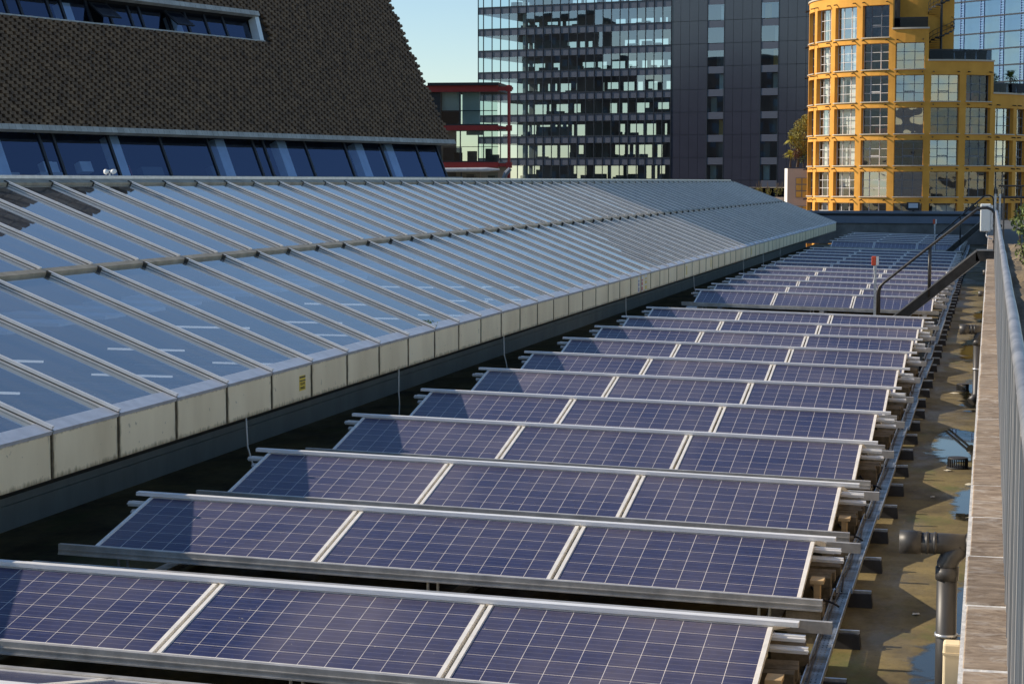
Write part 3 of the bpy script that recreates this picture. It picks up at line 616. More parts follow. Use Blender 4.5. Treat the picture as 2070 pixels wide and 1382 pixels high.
# moss tuft at one glazing bar foot
y = fasc_y(882, FT)
mo = MB(); rm = random.Random(5)
for _ in range(140):
    q = Vector((FX-0.16+rm.gauss(0, 0.07), y+rm.gauss(0, 0.03), FT+0.07+rm.uniform(-0.03, 0.03)))
    a = Vector((rm.uniform(-1, 1), rm.uniform(-1, 1), rm.uniform(-1, 1)))*0.02; c = Vector((rm.uniform(-1, 1), rm.uniform(-1, 1), rm.uniform(-1, 1)))*0.02
    mo.poly([q+a, q+c, q-a])
tag(mo.build('moss_tuft', 'moss'), 'bright green moss tuft at the foot of a glazing bar', 'moss')

# twin security camera on the ridge
p = at_x(222, 356, RX-0.2)
sc = thing('security_camera', 'white twin-lens security camera on the skylight ridge', 'camera', (p.x, p.y, RZ+0.10), None, (0, 0, R(-69))); sc.scale = (0.62, 0.62, 0.62)
MB().tube([(0, 0, 0), (0, 0, 0.06)], 0.02, 10).build('stem', 'enclosure', sc)
for s_ in (-1, 1):
    h = MB().tube([(0.06, s_*0.075-0.03*s_, 0.05), (0.05, s_*0.075, 0.085), (-0.10, s_*0.10, 0.10)], [0.045, 0.058, 0.045], 12).build('housing', 'enclosure', sc, smooth=True)
    MB().box(0.045, 0.075, s_*0.065-0.026, s_*0.065+0.026, 0.04, 0.085).build('lens', 'ink', h)
MB().box(-0.08, 0.03, -0.06, 0.06, 0.10, 0.125).build('hood', 'enclosure', sc)

# ================================================================== RIGHT-HAND SIDE: TRAY, PIPES, PARAPET
tx = at_z(1672, 1300, -0.21).x
ct = thing('cable_tray', 'long perforated steel cable tray on black feet beside the panel ends', 'cable tray', (tx, 0, DZ))
rt = random.Random(11)
ys = -8.0; q = 0
me_tr = {}
while ys < 76:
    ln = 3.0
    b = MB().box(-0.055, 0.055, 0, ln-0.01, 0.0, 0.002)
    seg = b.build('tray_section', 'tray', ct, loc=(rt.uniform(-0.012, 0.012), ys, 0.115), rot=(rt.uniform(-.003, .003), 0, rt.uniform(-0.006, 0.006)))
    MB().box(-0.057, -0.055, 0, ln-0.01, 0, 0.038).box(-0.057, -0.050, 0, ln-0.01, 0.038, 0.041).build('tray_side', 'galv', seg)
    MB().box(0.055, 0.057, 0, ln-0.01, 0, 0.038).box(0.050, 0.057, 0, ln-0.01, 0.038, 0.041).build('tray_side', 'galv', seg)
    for dx in (-0.03,):
        pts = [(dx + rt.uniform(-0.012, 0.012), ys*0 + ln*i/6.0, 0.012+rt.uniform(0, 0.006)) for i in range(7)]
        MB().tube(pts, 0.0055, 6).build('cable', 'rubber', seg, smooth=True)
    ys += ln; q += 1
me_ft = MB().hexa([(-0.13, -0.055, 0), (0.16, -0.055, 0), (0.16, 0.055, 0), (-0.13, 0.055, 0)], [(-0.12, -0.04, 0.095), (0.15, -0.04, 0.095), (0.15, 0.04, 0.095), (-0.12, 0.04, 0.095)]).mesh('foot', 'rubber')
me_st = MB().box(-0.12, 0.15, -0.012, 0.012, 0.095, 0.113).mesh('strut', 'galv')
yy = -7.4
while yy < 60:
    f = link('foot', me_ft, ct, (rt.uniform(-0.01, 0.03), yy, 0.0)); link('strut', me_st, f); yy += 1.22

# black cables looping from the row ends into the tray
for i, y in enumerate(yr[1:8]):
    pts = [(2.42, y+0.9, 0.02), (2.50, y+0.7, -0.12), (2.56, y+0.55, -0.16), (tx-0.04, y+0.45, -0.165), (tx, y+0.45, -0.19)]
    tag(MB().tube(pts, 0.008, 6).build('loose_cable', 'rubber', smooth=True), 'thin black cable from the %s solar row into the tray' % ORD[i], 'cable', 'black cables into the tray')

# parapet with coping boards
ZC = 1.10
CX0, CX1 = 3.573, 3.96
pw = thing('parapet_wall', 'right-hand parapet wall topped with weathered brown coping boards', 'wall', (3.75, 0, DZ))
def PWP(o): o.parent = pw; o.matrix_parent_inverse = Matrix.Translation((-3.75, 0, -DZ)); return o
PWP(MB().box(3.60, 3.95, -16, 80, DZ, ZC-0.05).build('wall_face', 'parapet'))
PWP(MB().box(CX0-0.010, CX1, -16, 80, ZC-0.05, ZC+0.0115).build('bedding', 'mortar'))
rc = random.Random(21)
yb = -9.0; n = 0
cob = []
for v in range(3):
    b = MB().box(CX0-3.76, CX1-3.76, 0.008, 0.918, -0.006, 0.016); cob.append(b.mesh('coping_board', 'coping'))
while yb < 79:
    o = link('coping_board', cob[n % 3], loc=(3.76+rc.uniform(-0.004, 0.004), yb, ZC + rc.uniform(-0.002, 0.002)), rot=(0, rc.uniform(-0.01, 0.01), rc.uniform(-0.004, 0.004))); PWP(o)
    bevel(o, 0.006, 1); yb += 0.94; n += 1
# ribbed fence on the coping
FNX, FZ1 = 3.722, 2.06
fe = thing('bar_fence', 'grey metal fence of upright bars at the right edge with tube rail', 'fence', (FNX, 0, ZC))
me_rb = MB().box(-0.010, 0.022, 0.0, 0.013, 0.012, FZ1-ZC-0.01).mesh('fence_bar', 'fence')
yb = -10.8; 
while yb < 26.2:
    link('fence_bar', me_rb, fe, (rc.uniform(-0.003, 0.003), yb, 0), (0, 0, rc.uniform(-0.05, 0.05))); yb += 0.13
fp = [(0.012, -11 + i*0.9, FZ1-ZC + 0.006*math.sin(i*1.7)) for i in range(42)]
MB().tube(fp, 0.024, 12).build('top_rail', 'fence_rail', fe, smooth=True)
yb = -10
while yb < 27:
    MB().box(0.024, 0.05, -0.03, 0.03, 0.0, FZ1-ZC-0.16).build('fence_post', 'galv', fe, loc=(0, yb, 0)); yb += 2.4

# rainwater pipes
def pipe_T(px, dist, ztop, zbot, rad, label, bend=False, tlen=0.42, both=True):
    c = at_d(px, 1000, dist); x, y = c.x, c.y
    t = thing('rainwater_pipe', label, 'pipe', (x, y, DZ), 'black rainwater pipes by the parapet')
    L = lambda z: z-DZ
    MB().tube([(-tlen*0.52, 0, L(ztop)), (3.62-x, 0, L(ztop))], rad, 18).build('branch', 'pipe', t, smooth=True)
    MB().tube([(-tlen*0.52-0.012, 0, L(ztop)), (-tlen*0.52+0.10, 0, L(ztop))], rad*1.12, 18).build('socket', 'pipe', t, smooth=True)
    for xx in (-tlen*0.52+0.13, -tlen*0.52+0.17, 0.10):
        if x+xx < 3.58: MB().tube([(xx-0.008, 0, L(ztop)), (xx+0.008, 0, L(ztop))], rad*1.07, 18).build('collar', 'pipe', t, smooth=True)
    MB().tube([(0.07, 0, L(ztop)-0.01), (0.02, 0, L(ztop)-rad*1.1), (0, 0, L(ztop)-rad*1.9), (0, 0, L(ztop)-rad*2.6)], rad*1.0, 18).build('elbow', 'pipe', t, smooth=True)
    pts = [(0, 0, L(ztop)-rad*2.4), (0, 0, L(zbot))]
    if bend: pts += [(-0.02, -0.02, L(zbot)-0.05), (-0.07, -0.06, L(zbot)-0.10)]
    MB().tube(pts, rad*0.96, 18).build('downpipe', 'pipe', t, smooth=True)
    MB().tube([(0, 0, L(ztop)-rad*2.2), (0, 0, L(ztop)-rad*3.4)], rad*1.1, 18).build('socket', 'pipe', t, smooth=True)
    for zz in (ztop-0.48, ztop-0.82):
        if zz > zbot+0.03:
            cl = MB().tube([(0, 0, L(zz)-0.010), (0, 0, L(zz)+0.010)], rad*1.08, 18).build('clip_ring', 'galv', t, smooth=True)
            MB().box(rad, 3.6-x, -0.006, 0.006, L(zz)-0.006, L(zz)+0.006).build('clip_arm', 'galv', cl)
    return t
pipe_T(1918, 9.88, 0.765, DZ+0.01, 0.055, 'large black T-shaped rainwater pipe nearest the camera by the parapet', tlen=0.45)
pipe_T(1970, 23.4, 0.84, 0.06, 0.055, 'second black T-shaped pipe by the parapet with cut-off bent foot', bend=True, tlen=0.40)
pipe_T(1996, 39.5, 0.78, -0.05, 0.05, 'third small black pipe by the parapet near the stair', tlen=0.34)
pipe_T(1992, 34.0, 0.66, -0.1, 0.045, 'thin black outlet pipe between the second pipe and the stair', tlen=0.36)
# cream trunking beside the first pipe
c = at_d(1952, 1330, 9.6)
tr_ = thing('cable_trunking', 'cream plastic trunking box beside the near pipe at the bottom edge', 'trunking', (3.50, c.y, DZ))
o = bevel(MB().box(-0.055, 0.035, -0.05, 0.05, 0.0, 0.66).build('trunk', 'cream', tr_), 0.012)
for z in (0.15, 0.38, 0.60): MB().box(-0.057, 0.037, -0.052, 0.052, z, z+0.012).build('rib', 'cream', tr_)
MB().box(0.037, 0.058, -0.035, 0.035, 0, 0.62).build('back_channel', 'lip', tr_)
# leaf guards
def guard(px, py, r, label):
    p = at_z(px, py, DZ+0.05)
    t = thing('leaf_guard', label, 'drain', (p.x, p.y, DZ), 'roof drain leaf guards')
    MB().tube([(0, 0, 0.098), (0, 0, 0.112)], [r, r*0.94], 28).build('cap', 'rubber', t, smooth=True)
    MB().tube([(0, 0, 0.0), (0, 0, 0.015)], [r*1.15, r*1.1], 28).build('base', 'rubber', t, smooth=True)
    me = MB().box(-0.006, 0.006, -0.004, 0.004, 0.012, 0.10).mesh('slat', 'rubber')
    for i in range(26):
        a = 2*math.pi*i/26; link('slat', me, t, (r*0.95*math.cos(a), r*0.95*math.sin(a), 0), (0, 0, a))
guard(1936, 936, 0.105, 'near round black slatted drain guard in the wet channel')
guard(1946, 784, 0.085, 'far round black slatted drain guard beside the second pipe')
# litter in the channel
for i, (px, py, s_) in enumerate(((1916, 950, 0.05), (1960, 978, 0.06), (1852, 1240, 0.03), (1968, 1272, 0.06), (1930, 794, 0.07), (1960, 1045, 0.05), (1885, 1003, 0.03))):
    p = at_z(px, py, DZ+0.01); rl = random.Random(90+i)
    b = MB(); pts = [Vector((math.cos(a)*s_*rl.uniform(0.5, 1.3), math.sin(a)*s_*0.7*rl.uniform(0.5, 1.3), 0.004+rl.uniform(0, 0.012))) for a in [j*0.9 for j in range(7)]]
    for j in range(7): b.poly([(0, 0, 0.014), pts[j], pts[(j+1) % 7]])
    tag(b.build('scrap', 'debris', loc=(p.x, p.y, DZ)), ['pale scrap by the near drain guard', 'pale stick-like scrap behind the near drain guard', 'small pale chip on the dark membrane of the channel', 'pale scrap against the parapet by the near pipe', 'long pale scrap beside the far drain guard', 'pale triangular scrap in the puddle by the parapet', 'small pale chip near the cable tray'][i], 'litter', 'litter in the channel')

# ---------------------------------------------------------------- stairs, call points, enclosure
def stair(y, x0, x1, ztop, label, far=False):
    t = thing('access_stair', label, 'stair', (x0, y, DZ), 'steel stairs over the parapet')
    H = ztop-DZ; run = x1-x0; wd = 0.62
    for yy in (0, wd):
        s_ = MB().hexa([(0.0, yy, 0), (0.30, yy, 0), (0.30, yy+0.012, 0), (0.0, yy+0.012, 0)], [(run-0.02, yy, H), (run+0.05, yy, H-0.20), (run+0.05, yy+0.012, H-0.20), (run-0.02, yy+0.012, H)])
        s_.box(run-0.02, run+0.34, yy, yy+0.012, H-0.20, H)
        st = s_.build('stringer', 'black_metal', t)
        MB().hexa([(0.0, yy-0.02, 0), (0.016, yy-0.02, -0.0), (0.016, yy+0.03, 0), (0.0, yy+0.03, 0)], [(run-0.02, yy-0.02, H+0.002), (run, yy-0.02, H-0.008), (run, yy+0.03, H-0.008), (run-0.02, yy+0.03, H+0.002)]).box(run-0.015, run+0.34, yy-0.02, yy+0.03, H+0.0005, H+0.012).build('flange', 'grey_edge', st)
        MB().hexa([(0.30, yy-0.02, 0), (0.312, yy-0.02, 0), (0.312, yy+0.03, 0), (0.30, yy+0.03, 0)], [(run+0.05, yy-0.02, H-0.203), (run+0.062, yy-0.02, H-0.208), (run+0.062, yy+0.03, H-0.208), (run+0.05, yy+0.03, H-0.203)]).build('flange', 'grey_edge', st)
    for i in range(6):
        f = (i+0.6)/6.4
        MB().box(0.12+run*f-0.11, 0.12+run*f+0.11, 0.014, wd-0.002, H*f-0.03, H*f).build('tread', 'galv', t)
    MB().box(run, run+0.34, 0.014, wd-0.002, H-0.03, H-0.003).build('landing', 'galv', t)
    hr = 0.86; s = H/run
    for yy in (0.01, wd):
        pts = [(0.03, yy, 0.03), (0.03, yy, hr*0.80), (0.035, yy, hr*0.90), (0.07, yy, hr*1.02), (0.16, yy, hr*1.12)]
        pts += [(0.16 + (run-0.02-0.16)*k/6, yy, hr*1.12 + (H+hr*0.94-hr*1.12)*k/6) for k in range(1, 7)]
        pts += [(run+0.08, yy, H+hr*0.975), (run+0.18, yy, H+hr*0.98), (run+0.28, yy, H+hr*0.93), (run+0.33, yy, H+hr*0.82), (run+0.335, yy, H)]
        MB().tube(pts, 0.026, 10).build('handrail', 'black_metal', t, smooth=True)
        xm = run*0.53; zm = hr*1.12 + (H+hr*0.94-hr*1.12)*(xm-0.16)/(run-0.18)
        MB().tube([(xm, yy, H*0.50-0.12), (xm, yy, zm)], 0.025, 10).build('baluster', 'black_metal', t, smooth=True)
    return t
P0s = at_y(1770, 636, 26.4); P1s = at_y(1975, 507, 26.4)
stair(26.4, P0s.x, P1s.x, P1s.z, 'near black steel stair climbing from the panels to the parapet')
P2s = at_y(1897, 497, 60.4)
stair(60.4, P0s.x+0.15, P1s.x, P1s.z, 'far dark steel stair in shade near the end wall')
def call_point(px, py, y, z1, label):
    p = at_y(px, py, y)
    t = thing('call_point_post', label, 'post', (p.x, y, DZ), 'red call points on posts')
    H = z1-DZ
    MB().box(-0.025, 0.025, -0.02, 0.02, 0, H-0.10).build('post', 'galv', t)
    bevel(MB().box(-0.075, 0.015, -0.05, 0.04, H-0.18, H).build('call_box', 'red_plastic', t), 0.012)
    MB().box(0.016, 0.06, -0.05, 0.04, H-0.17, H-0.005).build('back_box', 'enclosure', t)
    MB().tube([(-0.03, -0.02, H-0.18), (-0.02, -0.03, H-0.32), (0.0, -0.028, H-0.45)], 0.008, 6).build('lead', 'enclosure', t)
zc1 = at_y(1765, 518, 26.2).z
call_point(1768, 630, 26.2, zc1, 'red call point on a thin steel post at the near stair foot')
call_point(1889, 500, 60.2, at_y(1887, 443, 60.2).z, 'red call point on a post in shade at the far stair')
# white enclosure on channel posts
pe = at_y(1997, 440, 27.6)
en = thing('meter_enclosure', 'white electrical enclosure on steel channel posts above the parapet', 'enclosure', (pe.x, 27.6, ZC))
zt, zb = at_y(1997, 412, 27.6).z-ZC, at_y(1997, 468, 27.6).z-ZC
bevel(MB().box(-0.15, 0.06, -0.10, 0.10, zb, zt).build('box', 'enclosure', en), 0.02)
MB().box(0.061, 0.10, -0.10, 0.10, zb+0.04, zt-0.03).build('rear_cover', 'lip', en)
for xx in (0.12, 0.21):
    MB().box(xx, xx+0.012, -0.03, 0.03, 0.012, zt+0.20).box(xx+0.012, xx+0.04, -0.03, -0.026, 0.012, zt+0.20).build('channel_post', 'galv', en)
for zz in (0.30, 0.62): MB().box(0.10, 0.28, -0.05, -0.032, zz, zz+0.05).build('clamp', 'steel_dark', en)
MB().tube([(-0.02, 0, zb), (-0.02, -0.03, zb-0.08), (0.02, -0.05, zb-0.13), (0.10, -0.05, zb-0.15)], 0.014, 8).build('conduit', 'lip', en, smooth=True)
bevel(MB().box(-0.10, 0.30, -0.16, 0.16, 0.012, 0.15).build('plinth', 'block', en), 0.01)

# black railing and bush beyond the fence
br = thing('terrace_railing', 'thin black railing on the terrace behind the fence at far right', 'railing', (3.9, 38, 0.25))
z1, z0 = at_y(2050, 376, 38).z-0.25, at_y(2050, 399, 38).z-0.25
MB().tube([(-0.1, 0, z1), (9, 0, z1)], 0.022, 8).build('top_rail', 'black_metal', br)
MB().tube([(-0.1, 0, z0), (9, 0, z0)], 0.030, 8).build('mid_rail', 'black_metal', br)
for i in range(7): MB().tube([(0.05+i*0.42, 0, -0.0), (0.05+i*0.42, 0, z1)], 0.020, 8).build('post', 'black_metal', br)

def leaf_cloud(b, c, rad, n, size, rnd, flat=0.0):
    for _ in range(n):
        while True:
            q = Vector((rnd.uniform(-1, 1), rnd.uniform(-1, 1), rnd.uniform(-1, 1)))
            if 0.25 < q.length < 1: break
        q = Vector((q.x*rad[0], q.y*rad[1], q.z*rad[2])) + Vector(c)
        a = Vector((rnd.gauss(0, 1), rnd.gauss(0, 1), rnd.gauss(0, 1))).normalized()*size*rnd.uniform(0.6, 1.4)
        d = Vector((rnd.gauss(0, 1), rnd.gauss(0, 1), rnd.gauss(0, 1))).normalized(); d = (d - a.normalized()*d.dot(a.normalized())).normalized()*size*0.45
        b.poly([q-a, q-d, q+a, q+d])
rb2 = random.Random(17)
by = 20.0; pb = at_y(2066, 470, by)
bu = thing('shrub', 'leafy green shrub behind the fence at the right edge', 'shrub', (pb.x+0.05, by, 0.25))
b = MB()
leaf_cloud(b, (0.12, 0, pb.z-0.25+0.18), (0.36, 0.5, 0.30), 900, 0.035, rb2); leaf_cloud(b, (0.2, 0.1, pb.z-0.55), (0.36, 0.5, 0.32), 700, 0.035, rb2)
leaf_cloud(b, (0.35, 0.1, pb.z-0.2+0.35), (0.30, 0.4, 0.22), 500, 0.035, rb2)
b.build('crown', 'leaf', bu)
b = MB()
for i in range(6): b.tube([(0.25, 0.05*i-0.1, 0), (0.2+0.05*i-0.1, 0.04*i-0.1, 0.7), (0.1*i-0.1, 0.1*i-0.2, pb.z-0.3)], [0.02, 0.015, 0.006], 6)
b.build('stems', 'bark', bu)
bank = MB()
nx, ny = 14, 30
for i in range(nx):
    for j in range(ny):
        def hz(i, j): return 1.02 + min(1.0, i/6.0)*0.30 + 0.05*math.sin(i*2.1+j*1.3)
        x = lambda i: 3.965+i*0.25
        y = lambda j: -8+j*1.52
        bank.quad((x(i), y(j), hz(i, j)), (x(i+1), y(j), hz(i+1, j)), (x(i+1), y(j+1), hz(i+1, j+1)), (x(i), y(j+1), hz(i, j+1)))
struct(bank.build('planting_bank', 'soil'))

# ================================================================== BRICK LATTICE BUILDING (left)
th = R(16.0); nh = Vector((math.cos(th), -math.sin(th), 0)); uu = Vector((math.sin(th), math.cos(th), 0)); al = math.atan(0.43)
vv = (Vector((0, 0, 1))*math.cos(al) - nh*math.sin(al))
BP0 = at_d(915, 288, 96)
BR = Plane(BP0, -uu, vv)                      # a: towards the camera side (left), b: up the slope
if BR.n.dot(CAM-BP0) < 0: BR.n = -BR.n
bk = thing('brick_building', 'leaning brown brick lattice building with slanted ribbon windows', 'building', (BP0.x-6, BP0.y-12, -22))
def BKP(o): o.parent = bk; o.matrix_parent_inverse = Matrix.Translation((-(BP0.x-6), -(BP0.y-12), 22)); return o
aT, bT = BR.hit(790, 0); edge = aT/bT                                  # right edge: a = edge*b
AMAX = (BP0.y - 37.5)/uu.y
def hb(px, py): return BR.hit(px, py)
bLedge0 = hb(450, 277)[1]; bLedge1 = hb(450, 268)[1]; bSill = hb(450, 355)[1]; bGl1 = hb(450, 279)[1]
B_TOP = 52.0
# upper ribbon window
w0 = hb(527, 80.5); bws = w0[1]; awR = w0[0]; bwt = hb(517, 33)[1]; bwl = hb(517, 25)[1]
awR2 = hb(517, 36)[0]
# backing
def edge_a(b): return edge*b
bm_ = MB()
def slabq(a0f, a1, b0, b1, c0, c1): return MB().hexa([BR.at(a0f(b0), b0, c0), BR.at(a1, b0, c0), BR.at(a1, b1, c0), BR.at(a0f(b1), b1, c0)], [BR.at(a0f(b0), b0, c1), BR.at(a1, b0, c1), BR.at(a1, b1, c1), BR.at(a0f(b1), b1, c1)])
ef = lambda b: edge_a(b) + 0.12
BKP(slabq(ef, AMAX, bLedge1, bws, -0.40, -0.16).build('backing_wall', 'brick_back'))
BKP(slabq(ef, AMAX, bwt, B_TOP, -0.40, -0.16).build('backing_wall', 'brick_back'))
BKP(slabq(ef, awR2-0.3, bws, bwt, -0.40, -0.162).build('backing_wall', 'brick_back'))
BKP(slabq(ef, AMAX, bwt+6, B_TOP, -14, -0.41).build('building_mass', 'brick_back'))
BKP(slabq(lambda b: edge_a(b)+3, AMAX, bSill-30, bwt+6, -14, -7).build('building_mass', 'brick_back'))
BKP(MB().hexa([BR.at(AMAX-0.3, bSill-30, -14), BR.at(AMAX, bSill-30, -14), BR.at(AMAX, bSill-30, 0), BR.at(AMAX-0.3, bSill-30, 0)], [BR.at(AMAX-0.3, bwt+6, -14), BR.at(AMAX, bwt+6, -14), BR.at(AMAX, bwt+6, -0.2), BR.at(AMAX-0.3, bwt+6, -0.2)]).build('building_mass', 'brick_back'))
# bricks
PER, BW, CH = 0.455, 0.305, 0.138
bv = MB(); rk = random.Random(2)
nb = 0
b0 = bLedge1 + 0.02
ci = 0
bvis = max(hb(600, -14)[1], hb(785, -14)[1])
while b0 < bvis:
    off = (ci*0.345 % 1.0)*PER
    a = edge_a(b0) - (edge_a(b0) % PER) + off - PER
    while a < AMAX:
        if a > edge_a(b0) - 0.10 and not (bws-0.10 < b0 < bwl+0.02 and a + BW > awR2 - (bwt-b0)*0.43 - 0.45 and a+BW > min(awR, awR2)-0.5):
            q = BR.at(a, b0)
            # only what the frame can show
            dd = q-CAM; sx = 1035 + FPX*dd.dot(RT)/dd.dot(fw)
            if sx > -60:
                bv.fbox(BR, a, a+BW, b0, b0+CH-0.012, -0.16, rk.uniform(-0.012, 0.012)); nb += 1
        a += PER
    b0 += CH; ci += 1
BKP(bv.build('brick_lattice', 'brick', kind='stuff'))
# bricks above the frame, coarse courses that the skylight glass reflects
bv = MB(); b0 = bvis
while b0 < B_TOP:
    a = edge_a(b0)
    while a < AMAX:
        bv.fbox(BR, a, min(a+1.1, AMAX), b0, b0+0.34, -0.16, rk.uniform(-0.02, 0.02)); a += 1.3
    b0 += 0.5
BKP(bv.build('brick_lattice', 'brick', kind='stuff'))
# ledges of precast blocks
me_lb = MB().box(-0.165, 0.165, -0.12, 0.10, -0.12, 0.12).mesh('ledge_block', 'ledge')
rotm = Matrix((( -uu.x, BR.v.x, BR.n.x), (-uu.y, BR.v.y, BR.n.y), (-uu.z, BR.v.z, BR.n.z))).to_4x4()
def ledge(a0, a1, b):
    a = a0
    while a < a1:
        o = link('ledge_block', me_lb); o.matrix_world = Matrix.Translation(BR.at(a+0.165, b, 0.02)) @ rotm; BKP(o); a += 0.343
for a0, a1, b in ((-0.08, hb(-30, 258)[0], (bLedge0+bLedge1)/2), (awR2-0.2, hb(150, -25)[0]+3, (bwt+bwl)/2)):
    aa = a0
    while aa < a1:
        o = link('ledge_block', me_lb)
        mw = Matrix.Translation(BR.at(aa+0.165, b, 0.0)) @ rotm
        o.parent = bk; o.matrix_parent_inverse = Matrix.Translation((-(BP0.x-6), -(BP0.y-12), 22)); o.matrix_basis = mw
        aa += 0.343
# lower ribbon window: glass, mullions, columns, room
GS = -0.42
aend = hb(918, 358)[0]
ale = lambda b: aend + (b-bSill)*(hb(893, 290)[0]-aend)/(bGl1-bSill)
aL = hb(-40, 352)[0]
BKP(MB().fbox(BR, aend-0.9, aL, bSill-0.14, bSill, GS-0.3, -0.05).build('window_sill', 'ledge'))
mulls = [120, 149, 259.6, 362.7, 458, 548, 569, 652.5, 731.7, 805, 875]
edges = [aend] + [hb(x, 353)[0] for x in reversed(mulls)] + [aL]
for e0, e1 in zip(edges, edges[1:]):
    w = MB().fbox(BR, e1-0.10, e1+0.02, bSill, bGl1+0.25, GS-0.05, GS+0.05).build('mullion', 'steel_dark'); BKP(w)
    pn = MB().quad(BR.at(e0, bSill, GS), BR.at(e1, bSill, GS), BR.at(e1, bGl1+0.3, GS), BR.at(e0, bGl1+0.3, GS)).build('window_pane', 'brick_glass'); BKP(pn)
BKP(MB().hexa([BR.at(aend-0.10, bSill, GS-0.1), BR.at(aend, bSill, GS-0.1), BR.at(aend, bSill, GS+0.05), BR.at(aend-0.10, bSill, GS+0.05)], [BR.at(aend-0.10, bGl1+0.25, GS-0.1), BR.at(aend, bGl1+0.25, GS-0.1), BR.at(aend, bGl1+0.25, GS+0.05), BR.at(aend-0.10, bGl1+0.25, GS+0.05)]).build('mullion', 'steel_dark'))
for x in (45, 286, 499, 622, 776, 836):
    a = hb(x, 353)[0]; BKP(MB().fbox(BR, a-0.32, a+0.32, bSill-0.3, bGl1+0.5, GS-0.75, GS-0.35).build('column', 'column'))
BKP(MB().fbox(BR, aend, aL, bSill-0.6, bSill-0.45, -8, GS-0.02).build('room_floor', 'interior_dark'))
BKP(MB().fbox(BR, aend, aL, bGl1+0.31, bGl1+0.4, -8, GS+0.06).build('room_ceiling', 'brick_back'))
BKP(MB().fbox(BR, aend-0.3, aend-0.11, bSill-0.6, bGl1+0.35, -6.9, GS-0.12).build('room_end_wall', 'brick_back'))
BKP(MB().fbox(BR, aend-0.3, aL, bSill-0.6, bGl1+0.31, -6.9, -6.6).build('room_back_wall', 'interior_dark'))
for x0, x1, y0_, y1_, m, dep in ((157, 188, 312, 352, 'office_pale', 1.3), (156, 167, 290, 312, 'column', 1.3), (168, 178, 290, 312, 'column', 1.35), (92, 112, 305, 352, 'office_pale', 1.6), (218, 234, 297, 317, 'column', 1.0), (371, 394, 300, 352, 'office_dark', 1.5), (508, 520, 300, 350, 'office_dark', 1.5), (0, 6, 310, 352, 'office_pale', 1.4), (57, 75, 278, 310, 'interior_pale', 2.0), (682, 700, 340, 343, 'white_strip', 1.2), (570, 582, 343, 345, 'white_strip', 1.2), (236, 250, 341, 344, 'white_strip', 1.2)):
    a0, b1_ = hb(x1, y0_); a1, b0_ = hb(x0, y1_)
    BKP(MB().fbox(BR, a0, a1, b0_, b1_, GS-dep-0.3, GS-dep).build('room_furnishing', m))
for x in (311, 318, 324, 332): 
    a, b_ = hb(x, 350); BKP(MB().fbox(BR, a-0.03, a+0.03, b_, hb(x, 303)[1], GS-1.2, GS-1.14).build('red_rack_post', 'red'))
# strip of brickwork under the sill
bv = MB(); a = aend-1.0
while a < aL:
    for c in range(12): bv.fbox(BR, a + (c % 2)*0.2, a+BW + (c % 2)*0.2, bSill-0.16-CH*(c+1), bSill-0.16-CH*c-0.012, -0.3, 0.0)
    a += PER
a = aend-3.0
while a < aend-1.0:
    for c in range(2, 12): bv.fbox(BR, a + (c % 2)*0.2, a+BW + (c % 2)*0.2, bSill-0.16-CH*(c+1), bSill-0.16-CH*c-0.012, -0.3, 0.0)
    a += PER
BKP(bv.build('brick_plinth', 'brick', kind='stuff'))
BKP(MB().fbox(BR, aend-2.7, aL, bSill-30, bSill-0.16, -0.6, -0.31).build('plinth_wall', 'brick_back'))
# upper ribbon window
aWL = hb(-60, 10)[0]
BKP(MB().fbox(BR, awR-0.35, aWL, bws-0.07, bws, -0.6, -0.02).build('window_sill', 'ledge'))
jm = MB().hexa([BR.at(awR-0.30, bws, -0.45), BR.at(awR-0.02, bws, -0.45), BR.at(awR-0.02, bws, -0.04), BR.at(awR-0.30, bws, -0.04)], [BR.at(awR2-0.30, bwt, -0.45), BR.at(awR2-0.02, bwt, -0.45), BR.at(awR2-0.02, bwt, -0.04), BR.at(awR2-0.30, bwt, -0.04)]); BKP(jm.build('window_jamb', 'column'))
um = [34, 62.6, 122, 150, 203, 245, 287, 309, 365, 402, 441, 478]
def line_y(x): return 23.7 + 0.1077*x
ua = [awR] + [hb(x, line_y(x))[0] for x in reversed(um)] + [aWL]
for i, (e0, e1) in enumerate(zip(ua, ua[1:])):
    BKP(MB().fbox(BR, e1-0.07, e1+0.05, bws, bwt, GS-0.05, GS+0.05).build('mullion', 'steel_dark'))
    BKP(MB().quad(BR.at(e0, bws, GS), BR.at(e1, bws, GS), BR.at(e1, bwt, GS), BR.at(e0, bwt, GS)).build('window_pane', 'brick_glass'))
for x in (175, 395):
    a = hb(x, line_y(x))[0]; BKP(MB().fbox(BR, a-0.3, a+0.3, bws-0.3, bwt+0.5, GS-0.75, GS-0.35).build('column', 'column'))
BKP(MB().fbox(BR, awR, aWL, bws-0.2, bws-0.08, -5, GS-0.02).build('room_floor', 'interior_dark'))
BKP(MB().fbox(BR, awR-1.5, aWL, bwt+0.01, bwt+0.1, -5, -0.2).build('room_ceiling', 'brick_back'))
BKP(MB().fbox(BR, awR-0.35, awR-0.31, bws-0.2, bwt+0.4, -4.9, -0.05).build('room_end_wall', 'brick_back'))
BKP(MB().fbox(BR, awR-0.4, aWL, bws-0.2, bwt, -4.9, -4.6).build('room_back_wall', 'interior_dark'))
